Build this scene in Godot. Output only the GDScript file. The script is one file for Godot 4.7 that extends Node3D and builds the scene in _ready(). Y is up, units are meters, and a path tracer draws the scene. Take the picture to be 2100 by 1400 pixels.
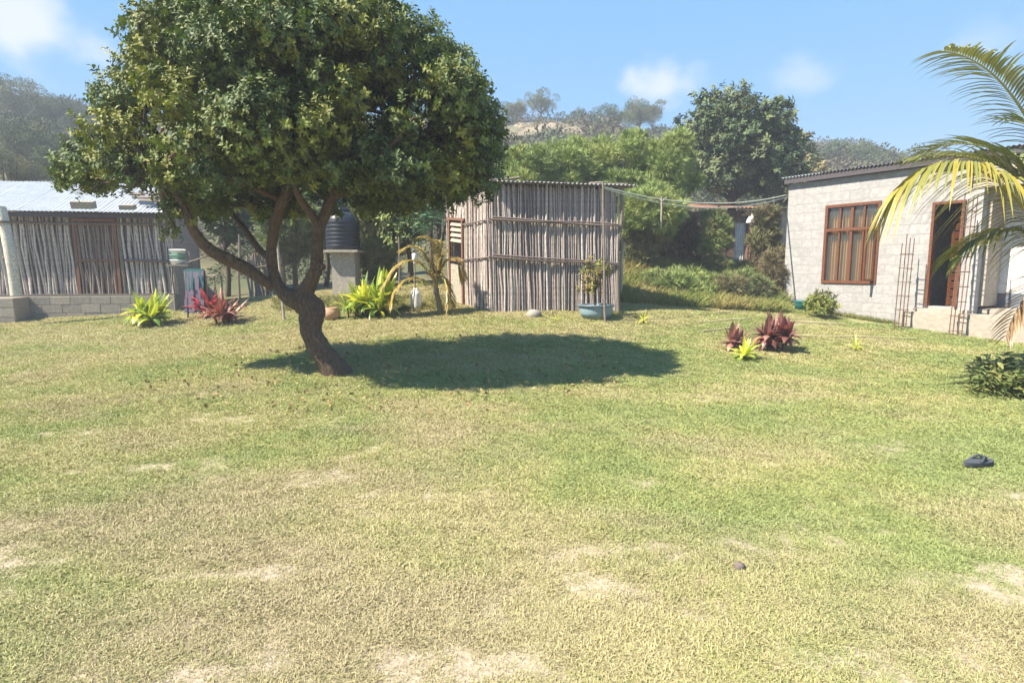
extends Node3D
# A lawn with a small leaning tree, two reed huts, a block house and a young palm, under a clear sky.

const FOCAL := 1200.0            # focal length in pixels of the 2100 x 1400 photograph
const EYE := Vector3(0, 1.5, 0)
var tilt := atan(146.0 / FOCAL)
var rng := RandomNumberGenerator.new()
var noise_a := FastNoiseLite.new()
var noise_b := FastNoiseLite.new()
var noise_c := FastNoiseLite.new()
var taken := {}
var M := {}                      # materials
var SUN_TO := Vector3.ZERO       # towards the sun

# ---------------------------------------------------------------- small helpers

func ray(px: float, py: float) -> Vector3:
	var c := Vector3((px - 1050.0) / FOCAL, (700.0 - py) / FOCAL, -1.0)
	return Vector3(c.x, c.y * cos(tilt) + c.z * sin(tilt), -c.y * sin(tilt) + c.z * cos(tilt))

func at(px: float, py: float, depth: float) -> Vector3:
	var r := ray(px, py)
	return EYE + r * (depth / -r.z)

func on_ground(px: float, py: float) -> Vector3:
	var r := ray(px, py)
	var d := 1.0
	while d < 60.0:
		var p := EYE + r * (d / -r.z)
		if p.y < height(p.x, p.z):
			break
		d += 0.02
	var q := EYE + r * (d / -r.z)
	return Vector3(q.x, height(q.x, q.z), q.z)

func grounded(p: Vector3) -> Vector3:
	return Vector3(p.x, height(p.x, p.z), p.z)

const SKYLINE := [[-2500, 300], [-900, 200], [-300, 205], [0, 212], [150, 246], [300, 275], [700, 280], [1000, 276], [1150, 272], [1225, 280], [1320, 292], [1450, 300], [1650, 325], [1800, 338], [2000, 352], [2300, 370], [3200, 400], [5000, 420]]

func skyline(px: float) -> float:
	for i in range(SKYLINE.size() - 1):
		if px <= SKYLINE[i + 1][0]:
			var a: Array = SKYLINE[i]
			var b: Array = SKYLINE[i + 1]
			return lerpf(a[1], b[1], smoothstep(0, 1, clampf((px - a[0]) / (b[0] - a[0]), 0, 1)))
	return 420.0

func height(x: float, z: float) -> float:
	var d := -z
	var t := clampf(d - 3.0, 0.0, 12.0)
	var m := 0.4 + 0.6 * exp(-(x / 6.5) * (x / 6.5))
	var h := (0.008 * t * t + 0.01 * t) * m
	h += 0.015 * noise_a.get_noise_2d(x * 14.0, z * 14.0)
	h += 0.75 * smoothstep(13.2, 16.5, d) * smoothstep(1.6, 3.2, x) * (1.0 - smoothstep(6.6, 8.5, x))
	if d > 17.0:
		var k := clampf((d - 17.0) / 53.0, 0.0, 1.0)
		var crest := EYE.y + 70.0 * ray(1050.0 + 1192.0 * x / d, skyline(1050.0 + 1192.0 * x / d)).y / 1.0
		h = lerpf(h, crest, k * k * (3.0 - 2.0 * k) * 0.55 + k * 0.45)
		h += (1.2 * noise_a.get_noise_2d(x * 1.1, z * 1.1) + 0.4 * noise_b.get_noise_2d(x * 3.0, z * 3.0)) * smoothstep(17.0, 26.0, d) * (1.0 - smoothstep(60.0, 70.0, d) * 0.6)
		h -= maxf(0.0, d - 72.0) * 0.12
	return h

func lin(r: float, g: float, b: float) -> Color:
	return Color(r, g, b).linear_to_srgb()

func numbered(called: String) -> String:
	if not taken.has(called):
		taken[called] = 0
		return called
	taken[called] += 1
	return "%s_%03d" % [called, taken[called]]

func tag(o: Node3D, label: String, category: String, group := "") -> Node3D:
	o.set_meta("label", label)
	o.set_meta("category", category)
	if group != "":
		o.set_meta("group", group)
	return o

func thing(called: String, label: String, category: String, where := Vector3.ZERO, turn := 0.0, group := "") -> Node3D:
	var o := Node3D.new()
	o.name = numbered(called)
	add_child(o)
	o.position = where
	o.rotation.y = turn
	return tag(o, label, category, group)

func put(called: String, mesh: Mesh, m: Material, parent: Node3D, where := Transform3D.IDENTITY) -> MeshInstance3D:
	var o := MeshInstance3D.new()
	o.mesh = mesh
	o.material_override = m
	if parent == self:
		o.name = numbered(called)
	else:
		o.name = called
	parent.add_child(o, true)
	o.transform = where
	o.cast_shadow = GeometryInstance3D.SHADOW_CASTING_SETTING_ON
	return o

# a growing list of triangles
class Shape:
	var v := PackedVector3Array()
	var n := PackedVector3Array()
	var c := PackedColorArray()
	var i := PackedInt32Array()
	var tint := Color.WHITE
	func vert(p: Vector3, q: Vector3) -> int:
		v.append(p); n.append(q); c.append(tint)
		return v.size() - 1
	func face(a: int, b: int, d: int) -> void:
		# front faces run clockwise
		if (v[d] - v[a]).cross(v[b] - v[a]).dot(n[a] + n[b] + n[d]) < 0.0:
			i.append_array([a, d, b])
		else:
			i.append_array([a, b, d])
	func quad(a: Vector3, b: Vector3, d: Vector3, e: Vector3, away := Vector3.ZERO) -> void:
		var q := (d - a).cross(b - e).normalized()
		if away != Vector3.ZERO and q.dot(away) < 0.0:
			q = -q
		var k := vert(a, q)
		vert(b, q); vert(d, q); vert(e, q)
		face(k, k + 1, k + 2); face(k, k + 2, k + 3)
	func tri(a: Vector3, b: Vector3, d: Vector3) -> void:
		var q := (d - a).cross(b - a).normalized()
		var k := vert(a, q)
		vert(b, q); vert(d, q)
		face(k, k + 1, k + 2)
	func box(mid: Vector3, size: Vector3, turn := Basis.IDENTITY) -> void:
		var h := size / 2.0
		for ax in 3:
			for s in [-1.0, 1.0]:
				var e := [Vector3.ZERO, Vector3.ZERO, Vector3.ZERO]
				e[0][ax] = h[ax] * s
				e[1][(ax + 1) % 3] = h[(ax + 1) % 3]
				e[2][(ax + 2) % 3] = h[(ax + 2) % 3]
				var o: Vector3 = mid + turn * e[0]
				var a: Vector3 = turn * e[1]
				var b: Vector3 = turn * e[2]
				quad(o - a - b, o + a - b, o + a + b, o - a + b, turn * e[0])
	func tube(pts: Array, radii: Array, sides := 8, capped := true, wobble := 0.0, r: RandomNumberGenerator = null) -> void:
		var rings := []
		var x := Vector3.ZERO
		for k in pts.size():
			var p: Vector3 = pts[k]
			var a: Vector3 = pts[maxi(k - 1, 0)]
			var b: Vector3 = pts[mini(k + 1, pts.size() - 1)]
			var dir := (b - a).normalized()
			if x == Vector3.ZERO:
				x = dir.cross(Vector3(0.31, 0.17, 0.93)).normalized()
			x = (x - dir * x.dot(dir)).normalized()
			var y := dir.cross(x)
			var ring := PackedInt32Array()
			for s in sides:
				var t := TAU * s / sides
				var q := x * cos(t) + y * sin(t)
				var rr: float = radii[k]
				if wobble > 0.0:
					rr *= 1.0 + r.randf_range(-wobble, wobble)
				ring.append(vert(p + q * rr, q))
			if k > 0:
				var o: PackedInt32Array = rings[-1]
				for s in sides:
					var t2 := (s + 1) % sides
					face(o[s], ring[s], ring[t2]); face(o[s], ring[t2], o[t2])
			rings.append(ring)
		if capped:
			for e in [0, pts.size() - 1]:
				var nb: Vector3 = pts[1] if e == 0 else pts[e - 1]
				var q: Vector3 = (pts[e] - nb).normalized()
				var m := vert(pts[e], q)
				var ids := PackedInt32Array()
				for s in sides:
					ids.append(vert(v[rings[e][s]], q))
				for s in sides:
					face(m, ids[s], ids[(s + 1) % sides])
	func lathe(profile: Array, sides := 24, mid := Vector3.ZERO) -> void:
		var last := PackedInt32Array()
		for k in profile.size():
			var p: Vector2 = profile[k]
			var a: Vector2 = profile[maxi(k - 1, 0)]
			var b: Vector2 = profile[mini(k + 1, profile.size() - 1)]
			var e := (b - a).normalized()
			var ring := PackedInt32Array()
			for s in sides:
				var t := TAU * s / sides
				ring.append(vert(mid + Vector3(p.x * cos(t), p.y, p.x * sin(t)), Vector3(e.y * cos(t), -e.x, e.y * sin(t))))
			if k > 0:
				for s in sides:
					var t2 := (s + 1) % sides
					face(last[s], ring[s], ring[t2]); face(last[s], ring[t2], last[t2])
			last = ring
	func done() -> ArrayMesh:
		var arr := []
		arr.resize(Mesh.ARRAY_MAX)
		arr[Mesh.ARRAY_VERTEX] = v
		arr[Mesh.ARRAY_NORMAL] = n
		arr[Mesh.ARRAY_COLOR] = c
		arr[Mesh.ARRAY_INDEX] = i
		var m := ArrayMesh.new()
		m.add_surface_from_arrays(Mesh.PRIMITIVE_TRIANGLES, arr)
		return m

func spline(pts: Array, per := 4) -> Array:
	# Catmull-Rom through [Vector3, radius] pairs -> [points, radii]
	var p := []
	var r := []
	for k in range(pts.size() - 1):
		var a: Vector3 = pts[maxi(k - 1, 0)][0]
		var b: Vector3 = pts[k][0]
		var c: Vector3 = pts[k + 1][0]
		var d: Vector3 = pts[mini(k + 2, pts.size() - 1)][0]
		for s in per:
			var t := float(s) / per
			p.append(b.cubic_interpolate(c, a, d, t))
			r.append(lerpf(pts[k][1], pts[k + 1][1], t))
	p.append(pts[-1][0])
	r.append(pts[-1][1])
	return [p, r]

func box_mesh(size: Vector3) -> BoxMesh:
	var b := BoxMesh.new()
	b.size = size
	return b

func grain(freq: float, low: Color, high: Color, seed_: int, octaves := 4, size := 512, kind := FastNoiseLite.TYPE_SIMPLEX_SMOOTH) -> NoiseTexture2D:
	var f := FastNoiseLite.new()
	f.seed = seed_
	f.noise_type = kind
	f.frequency = freq
	f.fractal_octaves = octaves
	var t := NoiseTexture2D.new()
	t.width = size
	t.height = size
	t.seamless = true
	t.noise = f
	var g := Gradient.new()
	g.offsets = PackedFloat32Array([0.15, 0.85])
	g.colors = PackedColorArray([low, high])
	t.color_ramp = g
	return t

func paint(c: Color, rough := 0.85, metal := 0.0) -> StandardMaterial3D:
	var m := StandardMaterial3D.new()
	m.albedo_color = c
	m.roughness = rough
	m.metallic = metal
	return m

func grained(c: Color, tex: Texture2D, scale: Vector3, rough := 0.9, bump := 0.0, bump_tex: Texture2D = null) -> StandardMaterial3D:
	var m := paint(c, rough)
	m.albedo_texture = tex
	m.uv1_triplanar = true
	m.uv1_world_triplanar = true
	m.uv1_scale = scale
	if bump > 0.0:
		m.heightmap_enabled = true
		m.heightmap_texture = bump_tex if bump_tex else tex
		m.heightmap_scale = bump
	return m

func leafy(back: Color, rough := 0.5, spec := 0.4) -> StandardMaterial3D:
	var m := paint(Color.WHITE, rough)
	m.vertex_color_use_as_albedo = true
	m.metallic_specular = spec
	m.cull_mode = BaseMaterial3D.CULL_DISABLED
	m.backlight_enabled = true
	m.backlight = back
	return m

# ---------------------------------------------------------------- foliage

func turn_to(up: Vector3, roll: float) -> Basis:
	var y := up.normalized()
	var x := y.cross(Vector3(0.36, 0.48, 0.8))
	if x.length() < 0.01:
		x = y.cross(Vector3.RIGHT)
	x = x.normalized().rotated(y, roll)
	return Basis(x, y, x.cross(y))

func scatter(called: String, mesh: Mesh, m: Material, places: Array, parent: Node3D) -> MultiMeshInstance3D:
	# places: [Basis, origin, Color]
	var mm := MultiMesh.new()
	mm.transform_format = MultiMesh.TRANSFORM_3D
	mm.use_colors = true
	mm.mesh = mesh
	mm.instance_count = places.size()
	var buf := PackedFloat32Array()
	buf.resize(places.size() * 16)
	var k := 0
	for p in places:
		var b: Basis = p[0]
		var o: Vector3 = p[1]
		var c: Color = p[2]
		buf[k] = b.x.x; buf[k + 1] = b.y.x; buf[k + 2] = b.z.x; buf[k + 3] = o.x
		buf[k + 4] = b.x.y; buf[k + 5] = b.y.y; buf[k + 6] = b.z.y; buf[k + 7] = o.y
		buf[k + 8] = b.x.z; buf[k + 9] = b.y.z; buf[k + 10] = b.z.z; buf[k + 11] = o.z
		buf[k + 12] = c.r; buf[k + 13] = c.g; buf[k + 14] = c.b; buf[k + 15] = 1.0
		k += 16
	mm.buffer = buf
	var o := MultiMeshInstance3D.new()
	o.multimesh = mm
	o.material_override = m
	o.name = numbered(called) if parent == self else called
	parent.add_child(o, true)
	o.cast_shadow = GeometryInstance3D.SHADOW_CASTING_SETTING_ON
	return o

func blade(s: Shape, root: Vector3, dir: Vector3, side: Vector3, length: float, width: float, bend: Vector3, segs: int, fold := 0.15, shoulder := 0.4) -> void:
	# a leaf with a folded midrib that arches along `bend`
	var nrm := side.cross(dir).normalized()
	var pl := []
	var pm := []
	var pr := []
	for k in segs + 1:
		var t := float(k) / segs
		var p := root + dir * length * t + bend * length * t * t
		var w := width * (smoothstep(0.0, shoulder, t) * 0.75 + 0.25) * (1.0 - pow(t, 2.5)) if t < 1.0 else 0.0
		pm.append(p)
		pl.append(p - side * w * 0.5 + nrm * w * fold)
		pr.append(p + side * w * 0.5 + nrm * w * fold)
	for k in segs:
		if k < segs - 1:
			s.quad(pl[k], pl[k + 1], pm[k + 1], pm[k], nrm)
			s.quad(pm[k], pm[k + 1], pr[k + 1], pr[k], nrm)
		else:
			s.tri(pl[k], pm[k + 1], pm[k])
			s.tri(pm[k], pm[k + 1], pr[k])

func leaf_sprig(count: int, stem: float, leaf: float, width: float, seed_: int) -> ArrayMesh:
	var r := RandomNumberGenerator.new()
	r.seed = seed_
	var s := Shape.new()
	for k in count:
		var t := (k + 0.6) / count
		var a := k * 2.4 + r.randf_range(-0.4, 0.4)
		var dir := Vector3(cos(a), r.randf_range(0.15, 0.9), sin(a)).normalized()
		var side := dir.cross(Vector3.UP).normalized().rotated(dir, r.randf_range(-0.6, 0.6))
		var g := r.randf_range(0.8, 1.2)
		s.tint = Color(g, g, g * 0.9)
		blade(s, Vector3(0, stem * t, 0), dir, side, leaf * r.randf_range(0.75, 1.2), width * r.randf_range(0.8, 1.15), Vector3(0, -0.3, 0), 2, 0.12, 0.3)
	return s.done()

func needle_sprig(count: int, length: float, width: float, seed_: int) -> ArrayMesh:
	var r := RandomNumberGenerator.new()
	r.seed = seed_
	var s := Shape.new()
	for k in count:
		var a := r.randf() * TAU
		var o := r.randf_range(0.15, 0.7)
		var dir := Vector3(cos(a) * o, 1.0, sin(a) * o).normalized()
		var side := dir.cross(Vector3(sin(a * 3.0), 0.2, cos(a * 5.0))).normalized()
		var root := Vector3(cos(a), 0, sin(a)) * length * 0.12 * r.randf()
		var l := length * r.randf_range(0.6, 1.15)
		var b := Vector3(cos(a) * 0.25, -0.25, sin(a) * 0.25)
		var g := r.randf_range(0.75, 1.25)
		s.tint = Color(g, g, g)
		var mid := root + dir * l * 0.55 + b * l * 0.3
		s.quad(root - side * width * 0.5, mid - side * width * 0.5, mid + side * width * 0.5, root + side * width * 0.5)
		s.tri(mid - side * width * 0.5, root + dir * l + b * l, mid + side * width * 0.5)
	return s.done()

func bough_leaves(blobs: Array, per_area: float, scale: float, tones: Array, upward := 0.8, shell := 0.35) -> Array:
	# blobs: [centre, radii]; leaves sit mostly in the outer part of each clump and point outwards
	var places := []
	for b in blobs:
		var c: Vector3 = b[0]
		var rad: Vector3 = b[1]
		var n := int(per_area * (rad.x * rad.y + rad.y * rad.z + rad.x * rad.z) / 3.0 * 12.0)
		var own: Color = tones[rng.randi() % tones.size()]
		for k in n:
			var d := Vector3(rng.randfn(), rng.randfn(), rng.randfn()).normalized()
			var f := pow(rng.randf(), shell)
			var p := c + d * rad * f
			var up := (d + Vector3(0, upward, 0) + Vector3(rng.randfn(), rng.randfn(), rng.randfn()) * 0.45).normalized()
			var sc := scale * rng.randf_range(0.7, 1.25)
			var col := own.lerp(tones[rng.randi() % tones.size()], rng.randf() * 0.6)
			var g := rng.randf_range(0.8, 1.2)
			places.append([turn_to(up, rng.randf() * TAU).scaled(Vector3.ONE * sc), p, Color(col.r * g, col.g * g, col.b * g)])
	return places

func random_blobs(centre: Vector3, rad: Vector3, n: int, size: float, flat_bottom := 0.35) -> Array:
	var out := []
	for k in n:
		var d := Vector3(rng.randfn(), rng.randfn(), rng.randfn()).normalized()
		if d.y < -flat_bottom:
			d.y = -flat_bottom * rng.randf()
		var f := lerpf(0.35, 0.92, pow(rng.randf(), 0.5))
		var s := size * rng.randf_range(0.65, 1.3)
		out.append([centre + d * rad * f, Vector3(s, s * 0.8, s)])
	return out

func simple_tree(called: String, label: String, base: Vector3, centre: Vector3, rad: Vector3, clumps: int, clump_size: float, mesh: Mesh, m: Material, per_area: float, leaf_scale: float, tones: Array, trunk_r: float, group := "", flat := 0.35) -> Node3D:
	var o := thing(called, label, "tree" if called.contains("tree") else "bush", base, 0.0, group)
	var blobs := random_blobs(centre - base, rad, clumps, clump_size, flat)
	var s := Shape.new()
	var fork := (centre - base) * Vector3(0.6, 0.55, 0.6)
	var sp := spline([[Vector3(0, -0.2, 0), trunk_r * 1.3], [fork * 0.5 + Vector3(rng.randf_range(-0.5, 0.5), 0, 0) * trunk_r * 3.0, trunk_r], [fork, trunk_r * 0.8], [centre - base, trunk_r * 0.4]])
	s.tube(sp[0], sp[1], 7, true, 0.06, rng)
	for k in mini(9, blobs.size()):
		var e: Vector3 = blobs[k][0]
		var mid := fork.lerp(e, 0.5) + Vector3(rng.randf_range(-0.1, 0.1), -0.05, rng.randf_range(-0.1, 0.1)) * e.length() * 0.4
		s.tube([fork, mid, e], [trunk_r * 0.5, trunk_r * 0.32, trunk_r * 0.12], 5)
	put("trunk", s.done(), M.bark_far, o)
	var cr := scatter("crown", mesh, m, bough_leaves(blobs, per_area, leaf_scale, tones), o)
	cr.set_meta("kind", "stuff")
	return o

# ---------------------------------------------------------------- the scene

func _ready() -> void:
	rng.seed = 20240611
	noise_a.seed = 3
	noise_a.frequency = 0.05
	noise_b.seed = 11
	noise_b.frequency = 0.25
	noise_b.fractal_octaves = 4
	noise_c.seed = 29
	noise_c.frequency = 0.9
	noise_c.fractal_octaves = 3
	camera_and_light()
	materials()
	print("ground")
	build_ground()
	build_hillside()
	print("buildings")
	build_house()
	build_middle_hut()
	build_left_hut()
	build_far_huts()
	print("trees")
	build_main_tree()
	build_palm()
	build_back_trees()
	print("garden")
	build_plants()
	build_tank()
	build_yard_things()
	print("grass")
	build_grass()
	print("done")

func camera_and_light() -> void:
	var cam := Camera3D.new()
	cam.name = "camera"
	add_child(cam)
	cam.position = EYE
	cam.rotation.x = -tilt
	cam.fov = rad_to_deg(2.0 * atan(700.0 / FOCAL))
	cam.near = 0.05
	cam.far = 1500.0
	cam.current = true
	var sun := DirectionalLight3D.new()
	sun.name = "sun"
	add_child(sun)
	var el := deg_to_rad(50.5)
	SUN_TO = Vector3(-0.925 * cos(el), sin(el), 0.37 * cos(el)).normalized()
	sun.look_at_from_position(SUN_TO * 50.0, Vector3.ZERO, Vector3.UP)
	sun.light_energy = 1.6
	sun.light_color = Color(1.0, 0.95, 0.86)
	sun.light_angular_distance = 0.53
	sun.shadow_enabled = true
	var env := Environment.new()
	env.background_mode = Environment.BG_SKY
	env.tonemap_mode = Environment.TONE_MAPPER_LINEAR
	env.tonemap_exposure = 2.8
	env.sdfgi_enabled = true
	env.ssao_enabled = true
	env.ssil_enabled = true
	env.fog_enabled = true
	env.fog_density = 0.0034
	env.fog_light_color = Color(0.90, 0.93, 1.0)
	var sm := ProceduralSkyMaterial.new()
	sm.sky_top_color = lin(0.068, 0.184, 0.350)
	sm.sky_horizon_color = lin(0.155, 0.280, 0.375)
	sm.sky_curve = 0.14
	sm.ground_bottom_color = lin(0.09, 0.085, 0.06)
	sm.ground_horizon_color = lin(0.19, 0.25, 0.29)
	sm.sun_angle_max = 1.0
	sm.sky_cover = clouds()
	sm.sky_cover_modulate = Color(1, 1, 1, 1)
	var sky := Sky.new()
	sky.sky_material = sm
	env.sky = sky
	var we := WorldEnvironment.new()
	we.name = "world"
	we.environment = env
	add_child(we)

func clouds() -> ImageTexture:
	var w := 2048
	var h := 1024
	var im := Image.create(w, h, false, Image.FORMAT_RGBA8)
	var f := FastNoiseLite.new()
	f.seed = 77
	f.frequency = 0.028
	f.fractal_octaves = 5
	# azimuth in degrees from the view axis, elevation, half width, half height, strength
	var list := []
	for c in [[8, 30, 150, 105, 0.22], [1368, 168, 92, 52, 0.20], [1650, 155, 74, 40, 0.10], [1985, 92, 80, 44, 0.07]]:
		var r := ray(c[0], c[1]).normalized()
		list.append([rad_to_deg(atan2(r.x, -r.z)), rad_to_deg(asin(r.y)), rad_to_deg(c[2] / FOCAL), rad_to_deg(c[3] / FOCAL), c[4]])
	for k in 16:
		list.append([55.0 + k * 16.5 + rng.randf_range(-5, 5), rng.randf_range(14, 40), rng.randf_range(4, 8), rng.randf_range(2, 4), rng.randf_range(0.06, 0.16)])
	for c in list:
		var u0 := int((c[0] - c[2] * 1.8) / 360.0 * w)
		var u1 := int((c[0] + c[2] * 1.8) / 360.0 * w)
		var v0 := int((90.0 - c[1] - c[3] * 1.8) / 180.0 * h)
		var v1 := int((90.0 - c[1] + c[3] * 1.8) / 180.0 * h)
		for u in range(u0, u1):
			for v in range(maxi(v0, 0), v1):
				var dx: float = (u * 360.0 / w - c[0]) / c[2]
				var dy: float = (90.0 - v * 180.0 / h - c[1]) / c[3]
				var n: float = f.get_noise_2d(u, v * 1.2) * 0.6
				var low := 1.25 if dy < 0.0 else 1.0
				var a: float = smoothstep(0.0, 0.85, 1.0 - sqrt(dx * dx + dy * dy * low) + n) * c[4]
				if a > 0.004:
					var uu := posmod(u, w)
					var old := im.get_pixel(uu, v)
					im.set_pixel(uu, v, Color(1.0, 0.80, 0.55, maxf(old.a, a)))
	return ImageTexture.create_from_image(im)

func materials() -> void:
	var soft := grain(0.012, Color(0.86, 0.86, 0.86), Color(1, 1, 1), 5)
	var fine := grain(0.05, Color(0.72, 0.72, 0.72), Color(1, 1, 1), 6, 5)
	var streak := grain(0.02, Color(0.66, 0.64, 0.62), Color(1, 1, 1), 8, 5)
	M.ground = grained(Color.WHITE, grain(0.035, Color(0.8, 0.79, 0.77), Color(1, 1, 1), 9, 5, 1024), Vector3(0.7, 0.7, 0.7), 1.0, 0.8)
	M.ground.vertex_color_use_as_albedo = true
	M.bark = grained(lin(0.15, 0.105, 0.075), streak, Vector3(2.6, 1.1, 2.6), 0.95, 3.0, fine)
	M.bark_far = grained(lin(0.13, 0.10, 0.075), streak, Vector3(2, 1, 2), 0.95)
	M.whitewash = []
	for k in 4:
		M.whitewash.append(grained(lin([0.39, 0.41, 0.37, 0.40][k], [0.387, 0.407, 0.367, 0.396][k], [0.395, 0.415, 0.376, 0.405][k]), soft, Vector3(1.1, 1.1, 1.1) * (1.0 + 0.3 * k), 0.92, 0.5, fine))
	M.mortar = grained(lin(0.36, 0.355, 0.357), soft, Vector3(2, 2, 2), 0.95)
	M.concrete = grained(lin(0.42, 0.38, 0.33), soft, Vector3(1.6, 1.6, 1.6), 0.92, 0.6, fine)
	M.concrete_dark = []
	for k in 3:
		M.concrete_dark.append(grained(lin(0.30 + 0.03 * k, 0.275 + 0.025 * k, 0.245 + 0.02 * k), soft, Vector3(1.7, 1.7, 1.7) * (1 + 0.4 * k), 0.95, 0.8, fine))
	M.brown_wood = grained(lin(0.20, 0.075, 0.035), streak, Vector3(5, 1.2, 5), 0.5)
	M.old_wood = grained(lin(0.27, 0.235, 0.205), streak, Vector3(6, 1.5, 6), 0.85)
	M.pale_wood = grained(lin(0.52, 0.48, 0.40), streak, Vector3(5, 1.2, 5), 0.8)
	M.pale_post = grained(lin(0.74, 0.71, 0.64), streak, Vector3(5, 1.2, 5), 0.8)
	M.reed = []
	for c in [[0.64, 0.575, 0.565], [0.55, 0.485, 0.475], [0.44, 0.38, 0.375], [0.57, 0.485, 0.445], [0.74, 0.69, 0.67]]:
		M.reed.append(grained(lin(c[0], c[1], c[2]), streak, Vector3(7, 0.9, 7), 0.8))
	M.reed_red = []
	for c in [[0.36, 0.27, 0.245], [0.27, 0.195, 0.175], [0.45, 0.38, 0.36]]:
		M.reed_red.append(grained(lin(c[0], c[1], c[2]), streak, Vector3(7, 0.9, 7), 0.8))
	M.girt = grained(lin(0.24, 0.19, 0.18), streak, Vector3(2, 7, 7), 0.9)
	M.eave_strip = grained(lin(0.105, 0.095, 0.115), streak, Vector3(2, 7, 7), 0.8)
	M.tin = grained(lin(0.52, 0.545, 0.575), soft, Vector3(0.8, 0.8, 0.8), 0.42)
	M.tin.metallic = 0.15
	M.tin_dull = grained(lin(0.28, 0.27, 0.28), soft, Vector3(0.9, 0.9, 0.9), 0.5)
	M.tin_dull.metallic = 0.4
	M.rust = grained(lin(0.26, 0.13, 0.085), fine, Vector3(3, 3, 3), 0.85)
	M.iron = grained(lin(0.20, 0.115, 0.085), fine, Vector3(3, 3, 3), 0.8)
	M.black_plastic = paint(lin(0.018, 0.022, 0.032), 0.34)
	M.glass = paint(Color(0.9, 0.95, 0.95, 0.03), 0.05)
	M.glass.transparency = BaseMaterial3D.TRANSPARENCY_ALPHA
	M.curtain = paint(lin(0.32, 0.185, 0.06), 0.9)
	M.white_wall = grained(lin(0.72, 0.73, 0.74), soft, Vector3(1, 1, 1), 0.8)
	M.lower_band = grained(lin(0.13, 0.155, 0.20), soft, Vector3(1, 1, 1), 0.7)
	M.leaf = leafy(lin(0.24, 0.31, 0.05), 0.55, 0.4)
	M.leaf_dull = leafy(lin(0.15, 0.20, 0.04), 0.6, 0.3)
	M.leaf_dull.backlight_enabled = false
	M.strap = leafy(lin(0.30, 0.34, 0.04), 0.42, 0.5)
	M.palm = leafy(lin(0.25, 0.26, 0.05), 0.38, 0.5)
	M.red_leaf = leafy(lin(0.20, 0.05, 0.05), 0.45, 0.45)
	M.grass = leafy(lin(0.20, 0.22, 0.06), 0.6, 0.3)
	M.blue_tub = paint(lin(0.20, 0.30, 0.36), 0.55)
	M.teal = paint(lin(0.02, 0.19, 0.22), 0.5)
	M.pale_blue = paint(lin(0.36, 0.53, 0.57), 0.55)
	M.white_plastic = paint(lin(0.78, 0.79, 0.82), 0.4)
	M.clay = grained(lin(0.50, 0.31, 0.20), soft, Vector3(4, 4, 4), 0.9)
	M.stone = grained(lin(0.46, 0.42, 0.37), fine, Vector3(4, 4, 4), 0.95, 1.5)
	M.straw_pole = grained(lin(0.55, 0.48, 0.30), streak, Vector3(2, 6, 6), 0.8)
	M.wire = paint(lin(0.50, 0.52, 0.46), 0.6)

# ---------------------------------------------------------------- ground and hillside

func bareness(x: float, d: float) -> float:
	# worn sandy patches in the turf
	var n := noise_b.get_noise_2d(x * 2.4, d * 4.2) * 0.75 + noise_c.get_noise_2d(x * 3.2, d * 4.6) * 0.38
	var bias := 0.31 * (1.0 - smoothstep(1.9, 4.8, d)) - 0.14 * smoothstep(4.5, 7.0, d)
	bias += 0.16 * exp(-pow((x + 2.3) / 1.1, 2.0) - pow((d - 3.4) / 1.2, 2.0))
	bias += 0.16 * exp(-pow((x - 2.4) / 0.7, 2.0) - pow((d - 2.8) / 0.5, 2.0))
	bias -= 0.22 * exp(-pow((x - 0.8) / 0.8, 2.0) - pow((d - 3.0) / 0.7, 2.0))
	bias += 0.55 * exp(-pow((x + 10.4) / 1.0, 2.0) - pow((d - 11.9) / 0.35, 2.0))
	bias += 0.55 * exp(-pow((x - 6.2) / 0.9, 2.0) - pow((d - 11.9) / 0.3, 2.0))
	bias += 0.3 * exp(-pow((x - 4.6) / 2.2, 2.0) - pow((d - 11.4) / 0.5, 2.0))
	return clampf((n + bias - 0.055) * 1.7, 0.0, 1.0)

func dryness(x: float, d: float) -> float:
	# browned turf, mostly where people walk
	var n := noise_b.get_noise_2d(x * 1.9 - 31.0, d * 3.0 + 12.0)
	var bias := 0.45 * exp(-pow((x + 1.9) / 1.3, 2.0) - pow((d - 3.2) / 1.1, 2.0)) + 0.32 * (1.0 - smoothstep(2.0, 4.2, d)) - 0.12 * smoothstep(5.0, 7.5, d)
	return clampf((n * 0.8 + bias) * 1.7, 0.0, 1.0)

func greenness(x: float, d: float) -> float:
	var n := noise_b.get_noise_2d(x * 1.3 + 40.0, d * 1.9 - 17.0) * 0.9 + noise_c.get_noise_2d(x * 1.1, d * 1.5 + 9.0) * 0.35
	var bias := 0.16 * smoothstep(-2.0, 3.5, x) + 0.12 * exp(-pow((d - 5.6) / 1.6, 2.0)) - 0.22 * exp(-pow((x + 3.0) / 1.6, 2.0) - pow((d - 4.0) / 1.8, 2.0)) - 0.22 * smoothstep(7.8, 9.6, d) * (1.0 - smoothstep(2.0, 5.0, x))
	return clampf(0.42 + n * 0.9 + bias, 0.0, 1.0)

func axis_steps(a: float, fine_from: float, fine_to: float, b: float, step: float) -> PackedFloat32Array:
	var out := PackedFloat32Array()
	var left := []
	var p := fine_from
	var s := step
	while p > a:
		s *= 1.22
		p -= s
		left.push_front(maxf(p, a))
	for q in left:
		out.append(q)
	p = fine_from
	while p < fine_to:
		out.append(p)
		p += step
	s = step
	p = fine_to
	out.append(p)
	while p < b:
		s *= 1.22
		p += s
		out.append(minf(p, b))
	return out

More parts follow.
